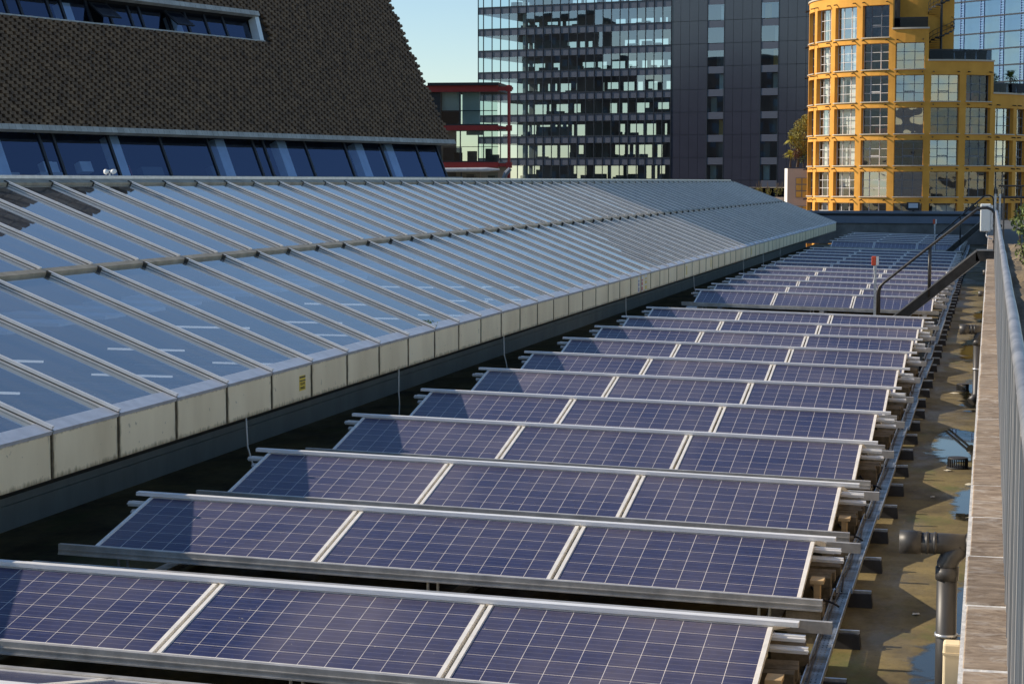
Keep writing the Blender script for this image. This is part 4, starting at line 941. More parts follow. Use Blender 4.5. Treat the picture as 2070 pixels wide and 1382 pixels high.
for x in (225, 375):                                                       # two open top-hung lights
    a = hb(x, line_y(x))[0]
    o = MB().hexa([BR.at(a-0.55, bws+0.22, 0.12), BR.at(a+0.55, bws+0.22, 0.12), BR.at(a+0.55, bws+0.24, 0.18), BR.at(a-0.55, bws+0.24, 0.18)], [BR.at(a-0.55, bwt-0.1, -0.38), BR.at(a+0.55, bwt-0.1, -0.38), BR.at(a+0.55, bwt-0.08, -0.32), BR.at(a-0.55, bwt-0.08, -0.32)]).build('open_light', 'steel_dark'); BKP(o)
    BKP(MB().quad(BR.at(a-0.45, bws+0.30, 0.155), BR.at(a+0.45, bws+0.30, 0.155), BR.at(a+0.45, bwt-0.2, -0.245), BR.at(a-0.45, bwt-0.2, -0.245)).build('open_light_pane', 'brick_glass'))
# ================================================================== RED STEEL PAVILION
PVD = 150.0
pl = Plane(at_d(888, 367, PVD), (1, 0.10, 0), (0, 0, 1)); 
if pl.n.dot(CAM-pl.p) < 0: pl.n = -pl.n
pv = thing('glass_pavilion', 'glass stair tower with red steel beams between brick building and glass tower', 'building', tuple(pl.p.xy) + (-22,))
def PV(o): o.parent = pv; o.matrix_parent_inverse = Matrix.Translation((-pl.p.x, -pl.p.y, 22)); return o
def prect(x0, y0, x1, y1, c0, c1, name, m):
    a0, b1 = pl.hit(x0, y0); a1, b0 = pl.hit(x1, y1); return PV(MB().fbox(pl, min(a0, a1), max(a0, a1), b0, b1, c0, c1).build(name, m))
for x0, y0, y1 in ((862, 173.5, 185.5), (888, 254, 263.5), (893, 328, 339)):
    prect(x0, y0, 1007, y1, -0.3, 0.05, 'beam', 'red'); prect(1007, y0+1.8, 1026, y1-2, -0.25, -0.05, 'beam_arm', 'red')
    prect(862, y0-1, 1003, y1-3, -7.4, -0.32, 'floor_plate', 'slab')
prect(866, 168, 1009, 172.8, -7.6, 0.35, 'roof_edge', 'steel_dark')
prect(890, 251, 1006, 253.6, -0.3, 0.02, 'sill_strip', 'steel_dark'); prect(893, 325.5, 1006, 327.7, -0.3, 0.02, 'sill_strip', 'steel_dark')
a0, b1 = pl.hit(1028.5, 172); a1, b0 = pl.hit(1028.5, 420)
PV(MB().tube([pl.at(a0, b0, -0.15), pl.at(a0, (b0+b1)*0.5, -0.15), pl.at(a0, b1, -0.15)], 0.13, 10).build('column', 'red'))
for y in (179, 259, 334): 
    a, b = pl.hit(1028.5, y); PV(MB().fbox(pl, a-0.22, a+0.22, b-0.22, b+0.22, -0.3, 0.0).build('node', 'red'))
a, b = pl.hit(885, 344); a2, b2 = pl.hit(1012, 343)
PV(MB().tube([pl.at(a, b, 0.5), pl.at(a2-1.0, b2, 0.5), pl.at(a2, b2, 0.5)], [0.17, 0.17, 0.06], 10).build('canopy_tube', 'lip'))
a, b = pl.hit(1033, 341); a3, b3 = pl.hit(1015, 372); PV(MB().tube([pl.at(a, b, 0.4), pl.at((a+a3)/2, (b+b3)/2+0.2, 0.4), pl.at(a3, b3, 0.4)], [0.16, 0.2, 0.14], 8).build('strut', 'end_metal'))
for (x0, x1, y0, y1) in ((889, 928, 185.5, 251), (930, 968, 185.5, 251), (969, 1005, 185.5, 251), (893, 929, 263.5, 325.5), (931, 970, 263.5, 325.5), (971, 1006, 263.5, 325.5), (900, 931, 348, 400), (933, 970, 348, 400), (972, 1006, 348, 400)):
    a0, b1 = pl.hit(x0, y0); a1, b0 = pl.hit(x1, y1)
    PV(MB().quad(pl.at(a0, b0, -0.15), pl.at(a1, b0, -0.15), pl.at(a1, b1, -0.15), pl.at(a0, b1, -0.15)).build('glass_pane', 'pav_glass'))
prect(928, 185.5, 930.2, 251, -0.2, -0.05, 'mullion', 'steel_dark'); prect(929, 263.5, 931, 325.5, -0.2, -0.05, 'mullion', 'steel_dark'); prect(931, 348, 933, 400, -0.2, -0.05, 'mullion', 'steel_dark')
prect(890, 186, 928, 250, -0.9, -0.8, 'blind', 'blind'); prect(931, 186, 967, 250, -0.9, -0.8, 'blind', 'blind')
prect(886, 223, 1003, 224, -0.6, -0.5, 'balustrade_rail', 'mullion'); prect(893, 296, 1005, 297, -0.6, -0.5, 'balustrade_rail', 'mullion')
prect(893, 298, 931, 325, -0.65, -0.6, 'balustrade_screen', 'smoked'); prect(889, 224.5, 928, 251, -0.65, -0.6, 'balustrade_screen', 'smoked')
prect(862, 176, 890, 420, -7.4, -0.4, 'side_wall', 'steel_dark')
for x0, x1, y0, y1 in ((938, 954, 305, 325), (911, 924, 308, 325), (975, 985, 300, 325), (985, 1000, 312, 325), (936, 952, 352, 372), (980, 995, 355, 372)): prect(x0, y0, x1, y1, -2.5, -1.5, 'furnishing', 'room')
prect(888, 330, 1004, 420, -7.4, -7.2, 'rear_wall', 'beige')
prect(934, 264, 968, 272, -2.2, -2.0, 'ceiling_drop', 'interior_pale')

# ================================================================== GLASS OFFICE TOWER
TD = 300.0
tu = Vector((0.974, -0.225, 0)).normalized()
tp = at_d(967, 367, TD); TW = Plane(tp, tu, (0, 0, 1))
if TW.n.dot(CAM-tp) < 0: TW.n = -TW.n
tw = thing('office_tower', 'tall dark glass office tower with see-through floors and charcoal right half', 'building', (tp.x, tp.y, -22))
def TWP(o): o.parent = tw; o.matrix_parent_inverse = Matrix.Translation((-tp.x, -tp.y, 22)); return o
ha = lambda px: TW.hit(px, 190)[0]
hbz = lambda py: TW.hit(1160, py)[1]
FH = hbz(149-6.5)-hbz(193-6.0); bl0 = hbz(149-6.8)
lev = [bl0 + FH*k for k in range(-7, 6)]                 # transom lines
am = [0.0] + [ha(977.5+17.2*k) for k in range(23)]
am[-1] = ha(1356.3)
SPH = 1.05
tr_me = {}
def shared(key, fn):
    if key not in tr_me: tr_me[key] = fn()
    return tr_me[key]
Lp = Plane((0, 0, 0), tu, (0, 0, 1)); Lp.n = TW.n
def put(name, key, fn, a, b, c=0):
    o = link(name, shared(key, fn)); o.location = TW.at(a, b, c); return TWP(o)
for k in range(len(lev)-1):
    z0, z1 = lev[k], lev[k+1]
    for i in range(len(am)-1):
        w = am[i+1]-am[i]; key = round(w, 1)
        put('glass_pane', ('g', key), lambda: MB().quad(Lp.at(0.02, 0), Lp.at(w-0.02, 0), Lp.at(w-0.02, FH-SPH), Lp.at(0.02, FH-SPH)).mesh('glass_pane', 'tower_glass'), am[i], z0)
        put('spandrel_panel', ('s', key), lambda: MB().fbox(Lp, 0.01, w-0.01, FH-SPH, FH, -0.06, 0).mesh('spandrel_panel', 'spandrel'), am[i], z0, -0.02)
    # interior of the floor
    AE = am[-1]
    rf = random.Random(100+k)
    TWP(MB().fbox(TW, 0.3, AE, z1-SPH, z1-0.25, -17, -0.3).build('floor_slab', 'slab'))
    pier = MB(); a = 0.6
    while a < AE-1:
        wv = rf.choice((0.35, 0.5, 0.8, 1.4)); pier.fbox(TW, a, a+wv, z0-0.3, z1-SPH, -17.0, -16.6); a += wv + rf.choice((0.5, 1.0, 1.7, 2.0, 2.4))
    pier.fbox(TW, 0.3, AE, z0-0.3, z0+0.25, -16.9, -16.7)
    TWP(pier.build('rear_piers', 'office_dark'))
    # desks, partitions and a core
    fu = MB()
    for _ in range(14):
        a = rf.uniform(2, AE-3); d = rf.uniform(2, 13); fu.fbox(TW, a, a+rf.uniform(0.6, 2.5), z0-0.25, z0+rf.uniform(0.35, 1.0), -d-0.8, -d)
    TWP(fu.build('desks', 'office_dark'))
    a = rf.uniform(6, 16); TWP(MB().fbox(TW, a, a+rf.uniform(2, 6), z0-0.25, z1-SPH, -11, -8).build('core_wall', 'office_dark'))
    TWP(MB().fbox(TW, ha(1052), ha(1060), z0-0.25, z1-SPH, -1.3, -0.8).build('office_column', 'office_pale'))
    if rf.random() < 0.5: TWP(MB().fbox(TW, ha(1062), ha(1062)+rf.uniform(2, 7), z0-0.25, z0+1.6, -4, -3.8).build('office_screen', 'office_dark'))
    li = MB()
    for _ in range(7): a = rf.uniform(1, AE-2); d = rf.uniform(1.0, 6); li.fbox(TW, a, a+1.1, z1-SPH-0.05, z1-SPH-0.004, -d-0.2, -d)
    TWP(li.build('ceiling_lights', 'white_strip'))
zb_, zt_ = lev[0]-0.2, lev[-1]
for a in am: TWP(MB().fbox(TW, a-0.045, a+0.045, zb_, zt_, -0.08, 0.10).build('mullion', 'mullion'))
for z in lev: TWP(MB().fbox(TW, 0, am[-1], z-0.07, z+0.07, -0.05, 0.085).build('transom', 'mullion'))
# charcoal half with two window slots
AEND = ha(1835)
slots = [(ha(1429), ha(1463)), (ha(1537), ha(1573))]
segs = [(am[-1]+0.06, slots[0][0]), (slots[0][1], slots[1][0]), (slots[1][1], AEND)]
for (s0, s1) in segs:
    n = max(1, round((s1-s0)/1.40)); w = (s1-s0)/n
    for k in range(len(lev)-1):
        for i in range(n):
            put('cladding_panel', ('c', round(w, 2)), lambda: MB().fbox(Lp, 0.02, w-0.02, 0.03, FH-0.03, -0.12, 0).mesh('cladding_panel', 'cladding'), s0+i*w, lev[k], 0)
    TWP(MB().fbox(TW, s0, s1, zb_, zt_, -17, -0.14).build('core', 'mullion'))
for (s0, s1) in slots:
    w = s1-s0
    for k in range(len(lev)-1):
        put('glass_pane', ('sg', round(w, 2)), lambda: MB().quad(Lp.at(0.05, 0.05), Lp.at(w-0.05, 0.05), Lp.at(w-0.05, FH-SPH), Lp.at(0.05, FH-SPH)).mesh('glass_pane', 'tower_glass'), s0, lev[k], -0.05)
        put('spandrel_panel', ('ss', round(w, 2)), lambda: MB().fbox(Lp, 0.02, w-0.02, FH-SPH, FH-0.03, -0.06, 0).mesh('spandrel_panel', 'spandrel'), s0, lev[k], -0.03)
        rf = random.Random(400+k+int(s0))
        TWP(MB().fbox(TW, s0, s1, lev[k], lev[k+1], -4.2, -4.0).build('slot_room', rf.choice(('office_dark', 'office_dark', 'interior_pale'))))
        TWP(MB().fbox(TW, s0, s1, lev[k+1]-SPH, lev[k+1]-0.3, -4.0, -0.15).build('floor_slab', 'slab'))
        a = s0 + w*rf.choice((0.05, 0.55, 0.62)); TWP(MB().fbox(TW, a, a+w*0.35, lev[k]+0.02, lev[k+1]-SPH-0.1, -1.6, -1.3).build('slot_partition', rf.choice(('column', 'office_dark', 'office_pale', 'amber'))))
    for a in (s0, s1): TWP(MB().fbox(TW, a-0.06, a+0.06, zb_, zt_, -0.1, 0.03).build('mullion', 'mullion'))
TWP(MB().fbox(TW, 0.0, AEND, -24-tp.z*0-2.6, zb_, -17, -0.1).build('tower_base', 'cladding'))

# ================================================================== YELLOW APARTMENT DRUM
YD = 200.0
yc = at_d(1852, 367, YD); yc = Vector((yc.x, yc.y, 0)); ec = Vector((CAM.x-yc.x, CAM.y-yc.y, 0)).normalized(); er = Vector((-ec.y, ec.x, 0))
if er.dot(RT) < 0: er = -er
YR = YD*218/FPX
yb_ = thing('yellow_apartments', 'round stepped yellow apartment block with deep gridded windows', 'building', (yc.x, yc.y, -22))
def YB(o): o.parent = yb_; o.matrix_parent_inverse = Matrix.Translation((-yc.x, -yc.y, 22)); return o
def yp(deg, r, z): a = R(deg); return Vector((yc.x, yc.y, z)) + er*(r*math.sin(a)) + ec*(r*math.cos(a))
zl = lambda py: at_d(1838, py, YD-YR).z
def arc(b, d0, d1, r0, r1, z0, z1, step=3.2):
    n = max(1, int(math.ceil((d1-d0)/step)))
    for i in range(n):
        a, c = d0+(d1-d0)*i/n, d0+(d1-d0)*(i+1)/n
        b.hexa([yp(a, r0, z0), yp(c, r0, z0), yp(c, r1, z0), yp(a, r1, z0)], [yp(a, r0, z1), yp(c, r0, z1), yp(c, r1, z1), yp(a, r1, z1)])
    return b
sills = [74.5, 139.4, 204.6, 269.7, 334, 397.4, 461, 525]
heads = [10, 87, 152, 217.6, 283, 347, 411, 475]
cols = [-57.7-35.7, -57.7-17.85] + [-57.7+17.85*i for i in range(9)]
HWD = 7.2
def top_py(deg): return -12 if deg < -13 else 60 if deg < 5 else 124.5 if deg < 40.5 else 189
wall = MB()
zbot = -22
bounds = [-112, -13, 5, 40.5, 112]
for q in range(4):
    d0, d1 = bounds[q], bounds[q+1]; ztop = zl(top_py((d0+d1)/2))
    cs = [c for c in cols if d0 < c < d1]
    e = [d0]
    for c in cs: e += [c-HWD, c+HWD]
    e.append(d1)
    for i in range(0, len(e), 2):                                # piers
        if e[i+1] > e[i]: arc(wall, e[i], e[i+1], YR-0.55, YR, zbot, ztop)
    for c in cs:                                                  # spandrels
        rows = [(zl(s_), zl(h_)) for s_, h_ in zip(sills, heads) if zl(h_) < ztop-0.2]
        zz = [zbot]
        for s_, h_ in reversed(rows): zz += [s_, h_]
        zz.append(ztop)
        for i in range(0, len(zz), 2): arc(wall, c-HWD, c+HWD, YR-0.552, YR-0.002, zz[i], zz[i+1], 4.8)
YB(wall.build('rendered_wall', 'yellow'))
cop = MB()
for q in range(4): arc(cop, bounds[q]-0.2, bounds[q+1]+0.2, YR-0.7, YR+0.12, zl(top_py((bounds[q]+bounds[q+1])/2)), zl(top_py((bounds[q]+bounds[q+1])/2))+0.16)
YB(cop.build('coping', 'sill'))
rw = random.Random(31)
brk = MB()
for ci_, c in enumerate(cols):
    for ri, (s_, h_) in enumerate(zip(sills, heads)):
        z0, z1 = zl(s_), zl(h_)
        if z1 > zl(top_py(c)) - 0.2 or ri == 7: continue
        rr = YR-0.46
        A, B_ = yp(c-HWD, rr, z0), yp(c+HWD, rr, z0)
        P_ = Plane(A, B_-A, (0, 0, 1)); 
        if P_.n.dot(Vector((A.x-yc.x, A.y-yc.y, 0))) < 0: P_.n = -P_.n
        w, h = (B_-A).length, z1-z0
        f = MB(); t_ = 0.034
        xs = [0, w*0.28, w*0.66, w]; zs = [0, h*0.33, h*0.66, h]
        for x in xs: f.fbox(P_, max(0, x-t_), min(w, x+t_), 0, h, -0.05, 0.05)
        for z in zs: f.fbox(P_, 0, w, max(0, z-t_*0.8), min(h, z+t_*0.8), -0.045, 0.047)
        if ri % 2 == 0 and ci_ > 3: f.fbox(P_, w*0.30, w*0.64, h*0.36, h*0.40, 0.02, 0.06)
        pale = ci_ in (2, 3, 4) and (ci_ < 4 or ri >= 1)
        wn = YB(f.build('window', 'win_frame_pale' if pale else 'win_frame'))
        pn = MB().quad(P_.at(0.02, 0.02, 0), P_.at(w-0.02, 0.02, 0), P_.at(w-0.02, h-0.02, 0), P_.at(0.02, h-0.02, 0)).build('pane', 'apt_glass2' if ci_ == 4 and ri < 4 else 'apt_glass3' if (ci_ == 5 and ri < 4) or ci_ in (2, 3) and ri < 1 else rw.choice(('apt_glass', 'apt_glass', 'apt_glass3', 'apt_glass2'))); pn.parent = wn
        pn.matrix_parent_inverse = Matrix.Translation((-yc.x, -yc.y, 22)) if False else Matrix.Identity(4)
        sl = arc(MB(), c-HWD-0.4, c+HWD+0.4, YR-0.42, YR+0.13, z0-0.10, z0-0.002).build('sill', 'sill'); sl.parent = wn
        if ci_ in (2, 3) and ri <= 4 or rw.random() < 0.18:
            x = 0.05
            cu = MB()
            while x < w-0.1:
                ww = rw.uniform(0.25, 0.6)
                if rw.random() < 0.75: cu.fbox(P_, x, min(w-0.05, x+ww), 0.05 if rw.random() < 0.8 else h*0.4, h-0.05, -0.42, -0.36)
                x += ww
            if cu.v:
                k_ = cu.build('curtain', 'curtain'); k_.parent = wn
        if rw.random() < 0.6:
            fu = MB(); 
            for _ in range(3): x = rw.uniform(0.1, w-0.8); fu.fbox(P_, x, x+rw.uniform(0.3, 0.8), 0, rw.uniform(0.4, 1.2), -1.6, -1.1)
            k_ = fu.build('furniture', rw.choice(('room', 'office_pale', 'red', 'room'))); k_.parent = wn
        for dd in (-HWD*0.86, HWD*0.86):
            p0 = yp(c+dd, YR-0.01, z1+0.32); p1 = yp(c+dd, YR+0.42, z1+0.26); brk.tube([p0, p1], 0.06, 5)
YB(brk.build('shade_brackets', 'steel_dark', kind='stuff'))
# rooms: dark inner drum and floor plates
for d0, d1, py in ((-112, -13, 0), (-13, 5, 62), (5, 40.5, 127), (40.5, 112, 191)):
    YB(arc(MB(), d0, d1, YR-4.6, YR-4.4, zbot, zl(py), 6).build('inner_wall', 'room'))
for s_ in sills:
    z = zl(s_)-0.6
    if z < zl(74): YB(arc(MB(), -112, 112 if s_ > 200 else 40 if s_ > 140 else 4, YR-4.5, YR-0.56, z-0.25, z, 6).build('floor_plate', 'slab'))
for c in cols: YB(MB().hexa([yp(c+8.9, YR-4.4, zbot), yp(c+9.1, YR-4.4, zbot), yp(c+9.1, YR-0.56, zbot), yp(c+8.9, YR-0.56, zbot)], [yp(c+8.9, YR-4.4, zl(top_py(c))), yp(c+9.1, YR-4.4, zl(top_py(c))), yp(c+9.1, YR-0.56, zl(top_py(c))), yp(c+8.9, YR-0.56, zl(top_py(c)))]).build('party_wall', 'room'))
# terraces
for d0, d1, py in ((-13, 5, 60), (5, 40.5, 124.5), (40.5, 112, 189)):
    YB(MB().poly([yp(d, YR-0.3, zl(py)+0.01) for d in [d0+(d1-d0)*i/8 for i in range(9)]] + [Vector((yc.x, yc.y, zl(py)+0.01))]).build('terrace_floor', 'slab'))
    YB(arc(MB(), d0+0.5, d1-0.5, YR-0.30, YR-0.27, zl(py)+0.17, zl(py)+1.1).build('balustrade', 'smoked'))
    YB(arc(MB(), d0+0.5, d1-0.5, YR-0.32, YR-0.25, zl(py)+1.1, zl(py)+1.17).build('balustrade_rail', 'mullion'))
# recessed upper drum with two slot windows
ud = MB(); arc(ud, -20, 5, YR-3.3, YR-2.9, zl(60), zl(-30)); arc(ud, 5, 24, YR-3.3, YR-2.9, zl(124.5), zl(-30)); YB(ud.build('recessed_wall', 'yellow'))
for x0, x1, y0_, y1_ in ((1819, 1828, 10, 56), (1838, 1846, 14, 58)):
    p0, p1 = at_d(x0, y1_, YD-YR+3.1), at_d(x1, y0_, YD-YR+3.1)
    YB(MB().hexa([p0, (p1.x, p1.y, p0.z), Vector((p1.x, p1.y, p0.z))+ec*0.5, p0+ec*0.5], [(p0.x, p0.y, p1.z), p1, p1+ec*0.5, Vector((p0.x, p0.y, p1.z))+ec*0.5]).build('slot_window', 'room'))
YB(arc(MB(), -112, -13, YR-0.31, YR-0.29, zl(-12)+0.2, zl(-12)+1.2).build('balustrade', 'smoked'))
# spiral stair on the second terrace
sp = at_d(1902, 95, YD-YR+1.4); zs0, zs1 = zl(124.5)+0.02, zl(-25)
ss = thing('spiral_stair', 'dark steel spiral stair on the yellow building terrace', 'stair', (sp.x, sp.y, zs0))
MB().tube([(0, 0, 0), (0, 0, zs1-zs0)], 0.12, 8).build('newel', 'steel_dark', ss)
nt_ = 36
me_td = MB().poly([(0.1, -0.05, 0), (1.28, -0.24, 0), (1.28, 0.24, 0), (0.1, 0.05, 0)]).poly([(1.28, -0.24, 0), (1.28, -0.24, 0.16), (1.28, 0.24, 0.16), (1.28, 0.24, 0)]).mesh('tread', 'steel_dark')
for i in range(nt_): link('tread', me_td, ss, (0, 0, 0.19*i), (0, 0, 0.37*i))
for rr_, zz in ((1.28, 0.95), (1.28, 0.5), (1.28, 0.1)):
    MB().tube([(rr_*math.cos(0.37*i), rr_*math.sin(0.37*i), 0.19*i+zz) for i in range(nt_)], 0.03, 6).build('helical_rail', 'steel_dark', ss)
me_bp = MB().tube([(1.28, 0, 0.05), (1.28, 0, 0.95)], 0.02, 5).mesh('rail_post', 'steel_dark')
for i in range(nt_): link('rail_post', me_bp, ss, (0, 0, 0.19*i), (0, 0, 0.37*i))
# terrace planters and palms
def planter(px, py, w, h, label, dep=1.0):
    p = at_d(px, py, YD-YR+0.5+dep); 
    o = MB().hexa([(-w*0.42, -w*0.35, 0), (w*0.42, -w*0.35, 0), (w*0.42, w*0.35, 0), (-w*0.42, w*0.35, 0)], [(-w*0.5, -w*0.42, h), (w*0.5, -w*0.42, h), (w*0.5, w*0.42, h), (-w*0.5, w*0.42, h)]).box(-w*0.54, w*0.54, -w*0.46, w*0.46, h, h+0.06).build('terrace_planter', 'planter', loc=p)
    tag(o, label, 'planter', 'dark planters on the yellow building terraces'); return p
names = ['first dark planter on the middle yellow terrace, by the spiral stair', 'second dark planter on the middle yellow terrace', 'third dark planter on the middle yellow terrace', 'fourth dark planter on the middle yellow terrace', 'last dark planter on the middle yellow terrace, at its right end']
for i, px in enumerate((1890, 1915, 1940, 1962, 1984)): planter(px, 123.5, 1.0, 0.95, names[i])
names = ['first dark planter on the lowest yellow terrace', 'second dark planter on the lowest yellow terrace, under the spiky plant', 'third dark planter on the lowest yellow terrace', 'last dark planter on the lowest yellow terrace at the picture edge']
for i, px in enumerate((2010, 2026, 2045, 2063)): planter(px, 188, 0.85, 0.85, names[i], 2.6)

def palm(base, h, nf, ln, label, m, group=None, rnd=None):
    rnd = rnd or random.Random(1)
    t = thing('palm', label, 'palm', base, group)
    MB().tube([(0, 0, 0), (0.03, 0, h*0.5), (0, 0.02, h)], [0.09, 0.07, 0.06], 7).build('trunk', 'bark', t)
    b = MB()
    for i in range(nf):
        a = 6.283*i/nf + rnd.uniform(-0.3, 0.3); e = rnd.uniform(-0.3, 1.3); l = ln*rnd.uniform(0.7, 1.1)
        d = Vector((math.cos(a)*math.cos(e), math.sin(a)*math.cos(e), math.sin(e))); side = d.cross(Vector((0, 0, 1))).normalized()
        p0 = Vector((0, 0, h)); p1 = p0 + d*l*0.55; p2 = p0 + d*l - Vector((0, 0, l*0.35))
        for s_ in (-1, 0, 1):
            o_ = side*s_*l*0.12
            b.poly([p0, p1+o_-side*0.045*l, p2+o_*2, p1+o_+side*0.045*l])
    b.build('fronds', m, t); return t
q = at_d(2043, 168, YD-YR+3.1); palm(q, 0.5, 30, 1.35, 'dark spiky yucca on the lowest yellow terrace', 'leaf')
q = at_d(2008, 172, YD-YR+3.1)
t = thing('terrace_shrub', 'small dark shrub at the left of the lowest yellow terrace', 'shrub', q); b = MB(); leaf_cloud(b, (0, 0, 0.6), (0.6, 0.6, 0.7), 260, 0.10, random.Random(4)); b.build('crown', 'leaf', t); MB().tube([(0, 0, 0), (0, 0, 0.6)], 0.04, 6).build('stem', 'bark', t)

# ================================================================== BLUE GLASS TOWER (far right)
bu_ = Vector((0.749, -0.663, 0)).normalized(); bp = at_d(1905, 367, 330); BT = Plane(bp, bu_, (0, 0, 1))
if BT.n.dot(CAM-bp) < 0: BT.n = -BT.n
bt = thing('blue_tower', 'pale blue mirror-glass tower with ladder mullions behind the yellow building', 'building', (bp.x, bp.y, -22))
def BTP(o): o.parent = bt; o.matrix_parent_inverse = Matrix.Translation((-bp.x, -bp.y, 22)); return o
ga = lambda px: BT.hit(px, 80)[0]
gz = lambda py: BT.hit(1945, py)[1]
ax_ = [ga(1904), ga(1945), ga(1985), ga(2025.5), ga(2067), ga(2110), ga(2155)]
dz = gz(38)-gz(71); zz0 = gz(71)
rj = random.Random(8)
levs = [zz0 + dz*k for k in range(-9, 6)]
me_l = MB()
for k in range(len(levs)-1):
    for i in range(len(ax_)-1):
        n_ = m_ = 0
        BTP(MB().quad(BT.at(ax_[i]+0.5, levs[k]+0.1, n_), BT.at(ax_[i+1]-0.5, levs[k]+0.1, -n_), BT.at(ax_[i+1]-0.5, levs[k+1]-0.1, m_), BT.at(ax_[i]+0.5, levs[k+1]-0.1, -m_)).build('glass_pane', 'blue_glass'))
for a in ax_:
    b = MB(); b.fbox(BT, a-0.42, a-0.36, levs[0], levs[-1], 0, 0.15); b.fbox(BT, a+0.36, a+0.42, levs[0], levs[-1], 0, 0.15)
    z = levs[0]
    while z < levs[-1]: b.fbox(BT, a-0.36, a+0.36, z, z+0.10, 0.02, 0.10); z += 0.42
    lm = BTP(b.build('ladder_mullion', 'blue_mull'))
    BTP(MB().fbox(BT, a-0.35, a+0.35, levs[0], levs[-1], -0.10, 0.0).build('mullion_glass', 'blue_glass'))
for z in levs: BTP(MB().fbox(BT, ax_[0], ax_[-1], z-0.12, z+0.10, -0.05, 0.2).build('transom', 'mullion'))
BTP(MB().fbox(BT, ax_[0], ax_[-1], -24, levs[-1], -12, -0.8).build('tower_core', 'end_metal'))

# ================================================================== BEIGE BUILDING WITH ROOF GARDEN
gp = at_d(1592, 341, 205); GP = Plane(gp, er, (0, 0, 1))
if GP.n.dot(CAM-gp) < 0: GP.n = -GP.n
be = thing('beige_building', 'small beige building with amber windows left of the yellow drum', 'building', (gp.x, gp.y, -22))
def BE(o): o.parent = be; o.matrix_parent_inverse = Matrix.Translation((-gp.x, -gp.y, 22)); return o
a1 = GP.hit(1640, 341)[0]
BE(MB().fbox(GP, 0, a1+2, -24, 0, -8, 0).build('wall', 'beige'))
BE(MB().hexa([GP.at(-0.38, -24, -1.2), GP.at(-0.002, -24, -0.02), GP.at(-0.002, -24, -8), GP.at(-0.38, -24, -8)], [GP.at(-0.38, 0.02, -1.2), GP.at(-0.002, 0.02, -0.02), GP.at(-0.002, 0.02, -8), GP.at(-0.38, 0.02, -8)]).build('side_wall', 'white_render'))
for (y0_, y1_) in ((359.5, 399.5), (416, 456)):
    wa, wb1 = GP.hit(1608.5, y0_); wc, wb0 = GP.hit(1633.5, y1_)
    w_ = BE(MB().fbox(GP, wa, wc, wb0, wb1, -0.10, 0.02).build('window', 'win_frame'))
    for i in range(2):
        for j in range(3):
            x0, x1 = wa+(wc-wa)*i/2+0.05, wa+(wc-wa)*(i+1)/2-0.05; z0, z1 = wb0+(wb1-wb0)*j/3+0.05, wb0+(wb1-wb0)*(j+1)/3-0.05
            o = MB().fbox(GP, x0, x1, z0, z1, 0.021, 0.03).build('pane', 'amber'); o.parent = w_
rl_ = MB(); 
for i in range(14): a = 0.1+i*0.22; rl_.fbox(GP, a, a+0.03, 0.0, 0.9, -0.35, -0.32)
rl_.fbox(GP, 0.05, a1+1, 0.9, 0.96, -0.37, -0.30); BE(rl_.build('roof_railing', 'steel_dark'))
lp0, lq0 = GP.hit(1525, 399); lp1, lq1 = GP.hit(1587, 380)
lt = thing('lower_terrace', 'low planted terrace with glass screen beside the beige building', 'terrace', tuple(GP.at(lp0, 0, -3).xy)+(-22,))
def LTP(o): o.parent = lt; v = GP.at(lp0, 0, -3); o.matrix_parent_inverse = Matrix.Translation((-v.x, -v.y, 22)); return o
LTP(MB().fbox(GP, lp0-6, lp1, -24, lq0, -9, -3).build('terrace_mass', 'beige')); LTP(MB().fbox(GP, lp0-6, lp1, lq0, lq1, -3.1, -3.05).build('glass_screen', 'smoked')); LTP(MB().fbox(GP, lp0-6, lp1, lq1, lq1+0.07, -3.12, -3.03).build('screen_rail', 'sill'))
rg = random.Random(66)
for i, px in enumerate((1530, 1537, 1553, 1570, 1578)):
    q = at_d(px, 398, 208.5); t = thing('terrace_reed', ['leftmost thin bare plant behind the low glass screen', 'second thin bare plant behind the low glass screen', 'third thin plant behind the low glass screen', 'fourth thin plant behind the low glass screen', 'rightmost thin plant behind the low glass screen'][i], 'plant', q, 'plants on the low terrace')
    b = MB()
    for _ in range(7): b.tube([(rg.uniform(-.1, .1), 0, 0), (rg.uniform(-.25, .25), rg.uniform(-.2, .2), rg.uniform(1.0, 1.9))], [0.03, 0.012], 5)
    b.build('stems', 'bark', t); b = MB(); leaf_cloud(b, (0, 0, 0.6), (0.35, 0.35, 0.5), 90, 0.08, rg); b.build('leaves', 'leaf_yellow', t)
# roof garden
rt2 = random.Random(12)
q = at_d(1612, 338, 206.5)
t = thing('garden_tree', 'bushy olive-green tree on the beige roof garden', 'tree', q)
MB().tube([(0, 0, 0), (0.1, 0, 1.2), (0.05, 0.1, 2.6)], [0.16, 0.12, 0.08], 8).tube([(0.1, 0, 1.2), (0.7, 0.2, 2.4), (1.0, 0.2, 3.4)], [0.09, 0.06, 0.03], 6).tube([(0.08, 0.05, 1.8), (-0.6, -0.2, 2.9)], [0.07, 0.03], 6).build('trunk', 'bark', t)
b = MB()
for c, rr_ in (((0.0, 0, 2.6), (1.0, 1.0, 0.8)), ((0.7, 0, 3.4), (1.0, 1.0, 0.9)), ((-0.3, 0.2, 3.5), (0.8, 0.9, 0.8)), ((0.9, 0, 4.5), (0.9, 0.9, 0.8)), ((0.3, 0, 4.4), (0.8, 0.8, 0.8)), ((0.9, 0.2, 5.2), (0.6, 0.6, 0.5)), ((0.8, 0, 2.5), (0.8, 0.8, 0.8)), ((0.5, 0, 1.7), (0.8, 0.7, 0.5))): leaf_cloud(b, c, rr_, 520, 0.10, rt2)
b.build('crown', 'leaf_yellow', t)
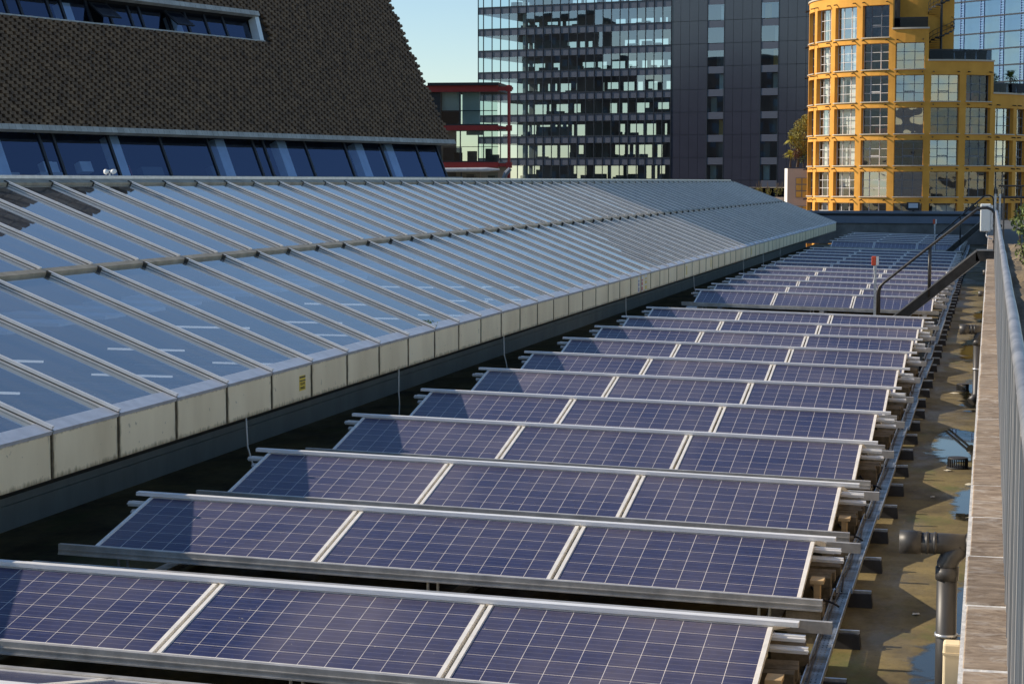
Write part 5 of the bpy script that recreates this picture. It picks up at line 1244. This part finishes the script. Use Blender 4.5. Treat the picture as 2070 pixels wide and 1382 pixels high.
q = at_d(1598, 339, 206); palm(q, 2.9, 34, 0.95, 'taller yellow-green palm at the roof garden edge', 'leaf_palm', 'palms on the roof garden', rt2)
q = at_d(1597, 339, 205.6); palm(q, 1.35, 34, 0.95, 'shorter yellow-green palm at the roof garden edge', 'leaf_palm', 'palms on the roof garden', rt2)
q = at_d(1611, 339, 206); t = thing('roof_shrub', 'russet shrub between the palms and the green bush', 'shrub', q); b = MB(); leaf_cloud(b, (0, 0, 1.5), (0.55, 0.5, 0.7), 260, 0.09, rt2); b.build('crown', 'leaf_red', t); MB().tube([(0, 0, 0), (0, 0, 1.4)], 0.05, 6).build('stem', 'bark', t)
q = at_d(1624, 339, 206); t = thing('roof_shrub', 'bright green bush beside the yellow drum on the roof garden', 'shrub', q); b = MB(); leaf_cloud(b, (0, 0, 1.1), (0.7, 0.5, 0.65), 320, 0.09, rt2); b.build('crown', 'leaf', t); MB().tube([(0, 0, 0), (0, 0, 1.0)], 0.05, 6).build('stem', 'bark', t)

# ================================================================== BLOCKS MIRRORED IN THE TOWER GLASS (left of and behind the camera)
rr0 = Vector((-0.61, -0.79, 0)).normalized()
rs = Vector((rr0.y, -rr0.x, 0)); rs = rs if rs.dot(RT) > 0 else -rs
def mirrored(px0, px1, py, L, label):
    a0, a1 = ha(px0), ha(px1); n = TW.n
    def refl(px):
        q = TW.at(ha(px), 0); d = (q-CAM); d.z = 0; d.normalize(); r = d - n*(2*d.dot(n)); return Vector((q.x, q.y, 0)) + r*L
    A, B_ = refl(px0), refl(px1)
    h = CAM.z + (TD+L)*(367-py)/FPX*1.02
    Pm = Plane(Vector((A.x, A.y, -22)), B_-A, (0, 0, 1))
    back = (A - TW.at(a0, 0)); back.z = 0
    if Pm.n.dot(back) > 0: Pm.n = -Pm.n
    w = (B_-A).length
    t = thing('mirrored_block', label, 'building', tuple(Pm.p), 'blocks mirrored in the tower glass')
    def T(o): o.parent = t; o.matrix_parent_inverse = Matrix.Translation((-Pm.p.x, -Pm.p.y, 22)); return o
    T(MB().fbox(Pm, 0, w, 0, h+22, -18, 0).build('wall', 'mirrored_brick'))
    T(MB().fbox(Pm, -0.3, w+0.3, h+22, h+22.8, -18, 0.3).build('cornice', 'slab'))
    z = 3.0
    while z < h+19:
        x = 1.2; b = MB()
        while x < w-2: b.fbox(Pm, x, x+1.4, z, z+1.8, 0.01, 0.06); x += 3.2
        T(b.build('window_band', 'end_metal')); z += 3.6
mirrored(1048, 1187, 52, 190, 'tall dark block seen only as a reflection in the tower glass, left part')
mirrored(1187, 1252, 148, 200, 'lower dark block seen only as a reflection in the middle of the tower glass')
mirrored(1252, 1358, 196, 205, 'lowest dark block seen only as a reflection in the tower glass')
mirrored(1358, 1572, 128, 215, 'wide dark block seen only as a reflection in the charcoal cladding')
mirrored(1572, 1700, 200, 215, 'dark block seen only as a reflection at the right end of the cladding')
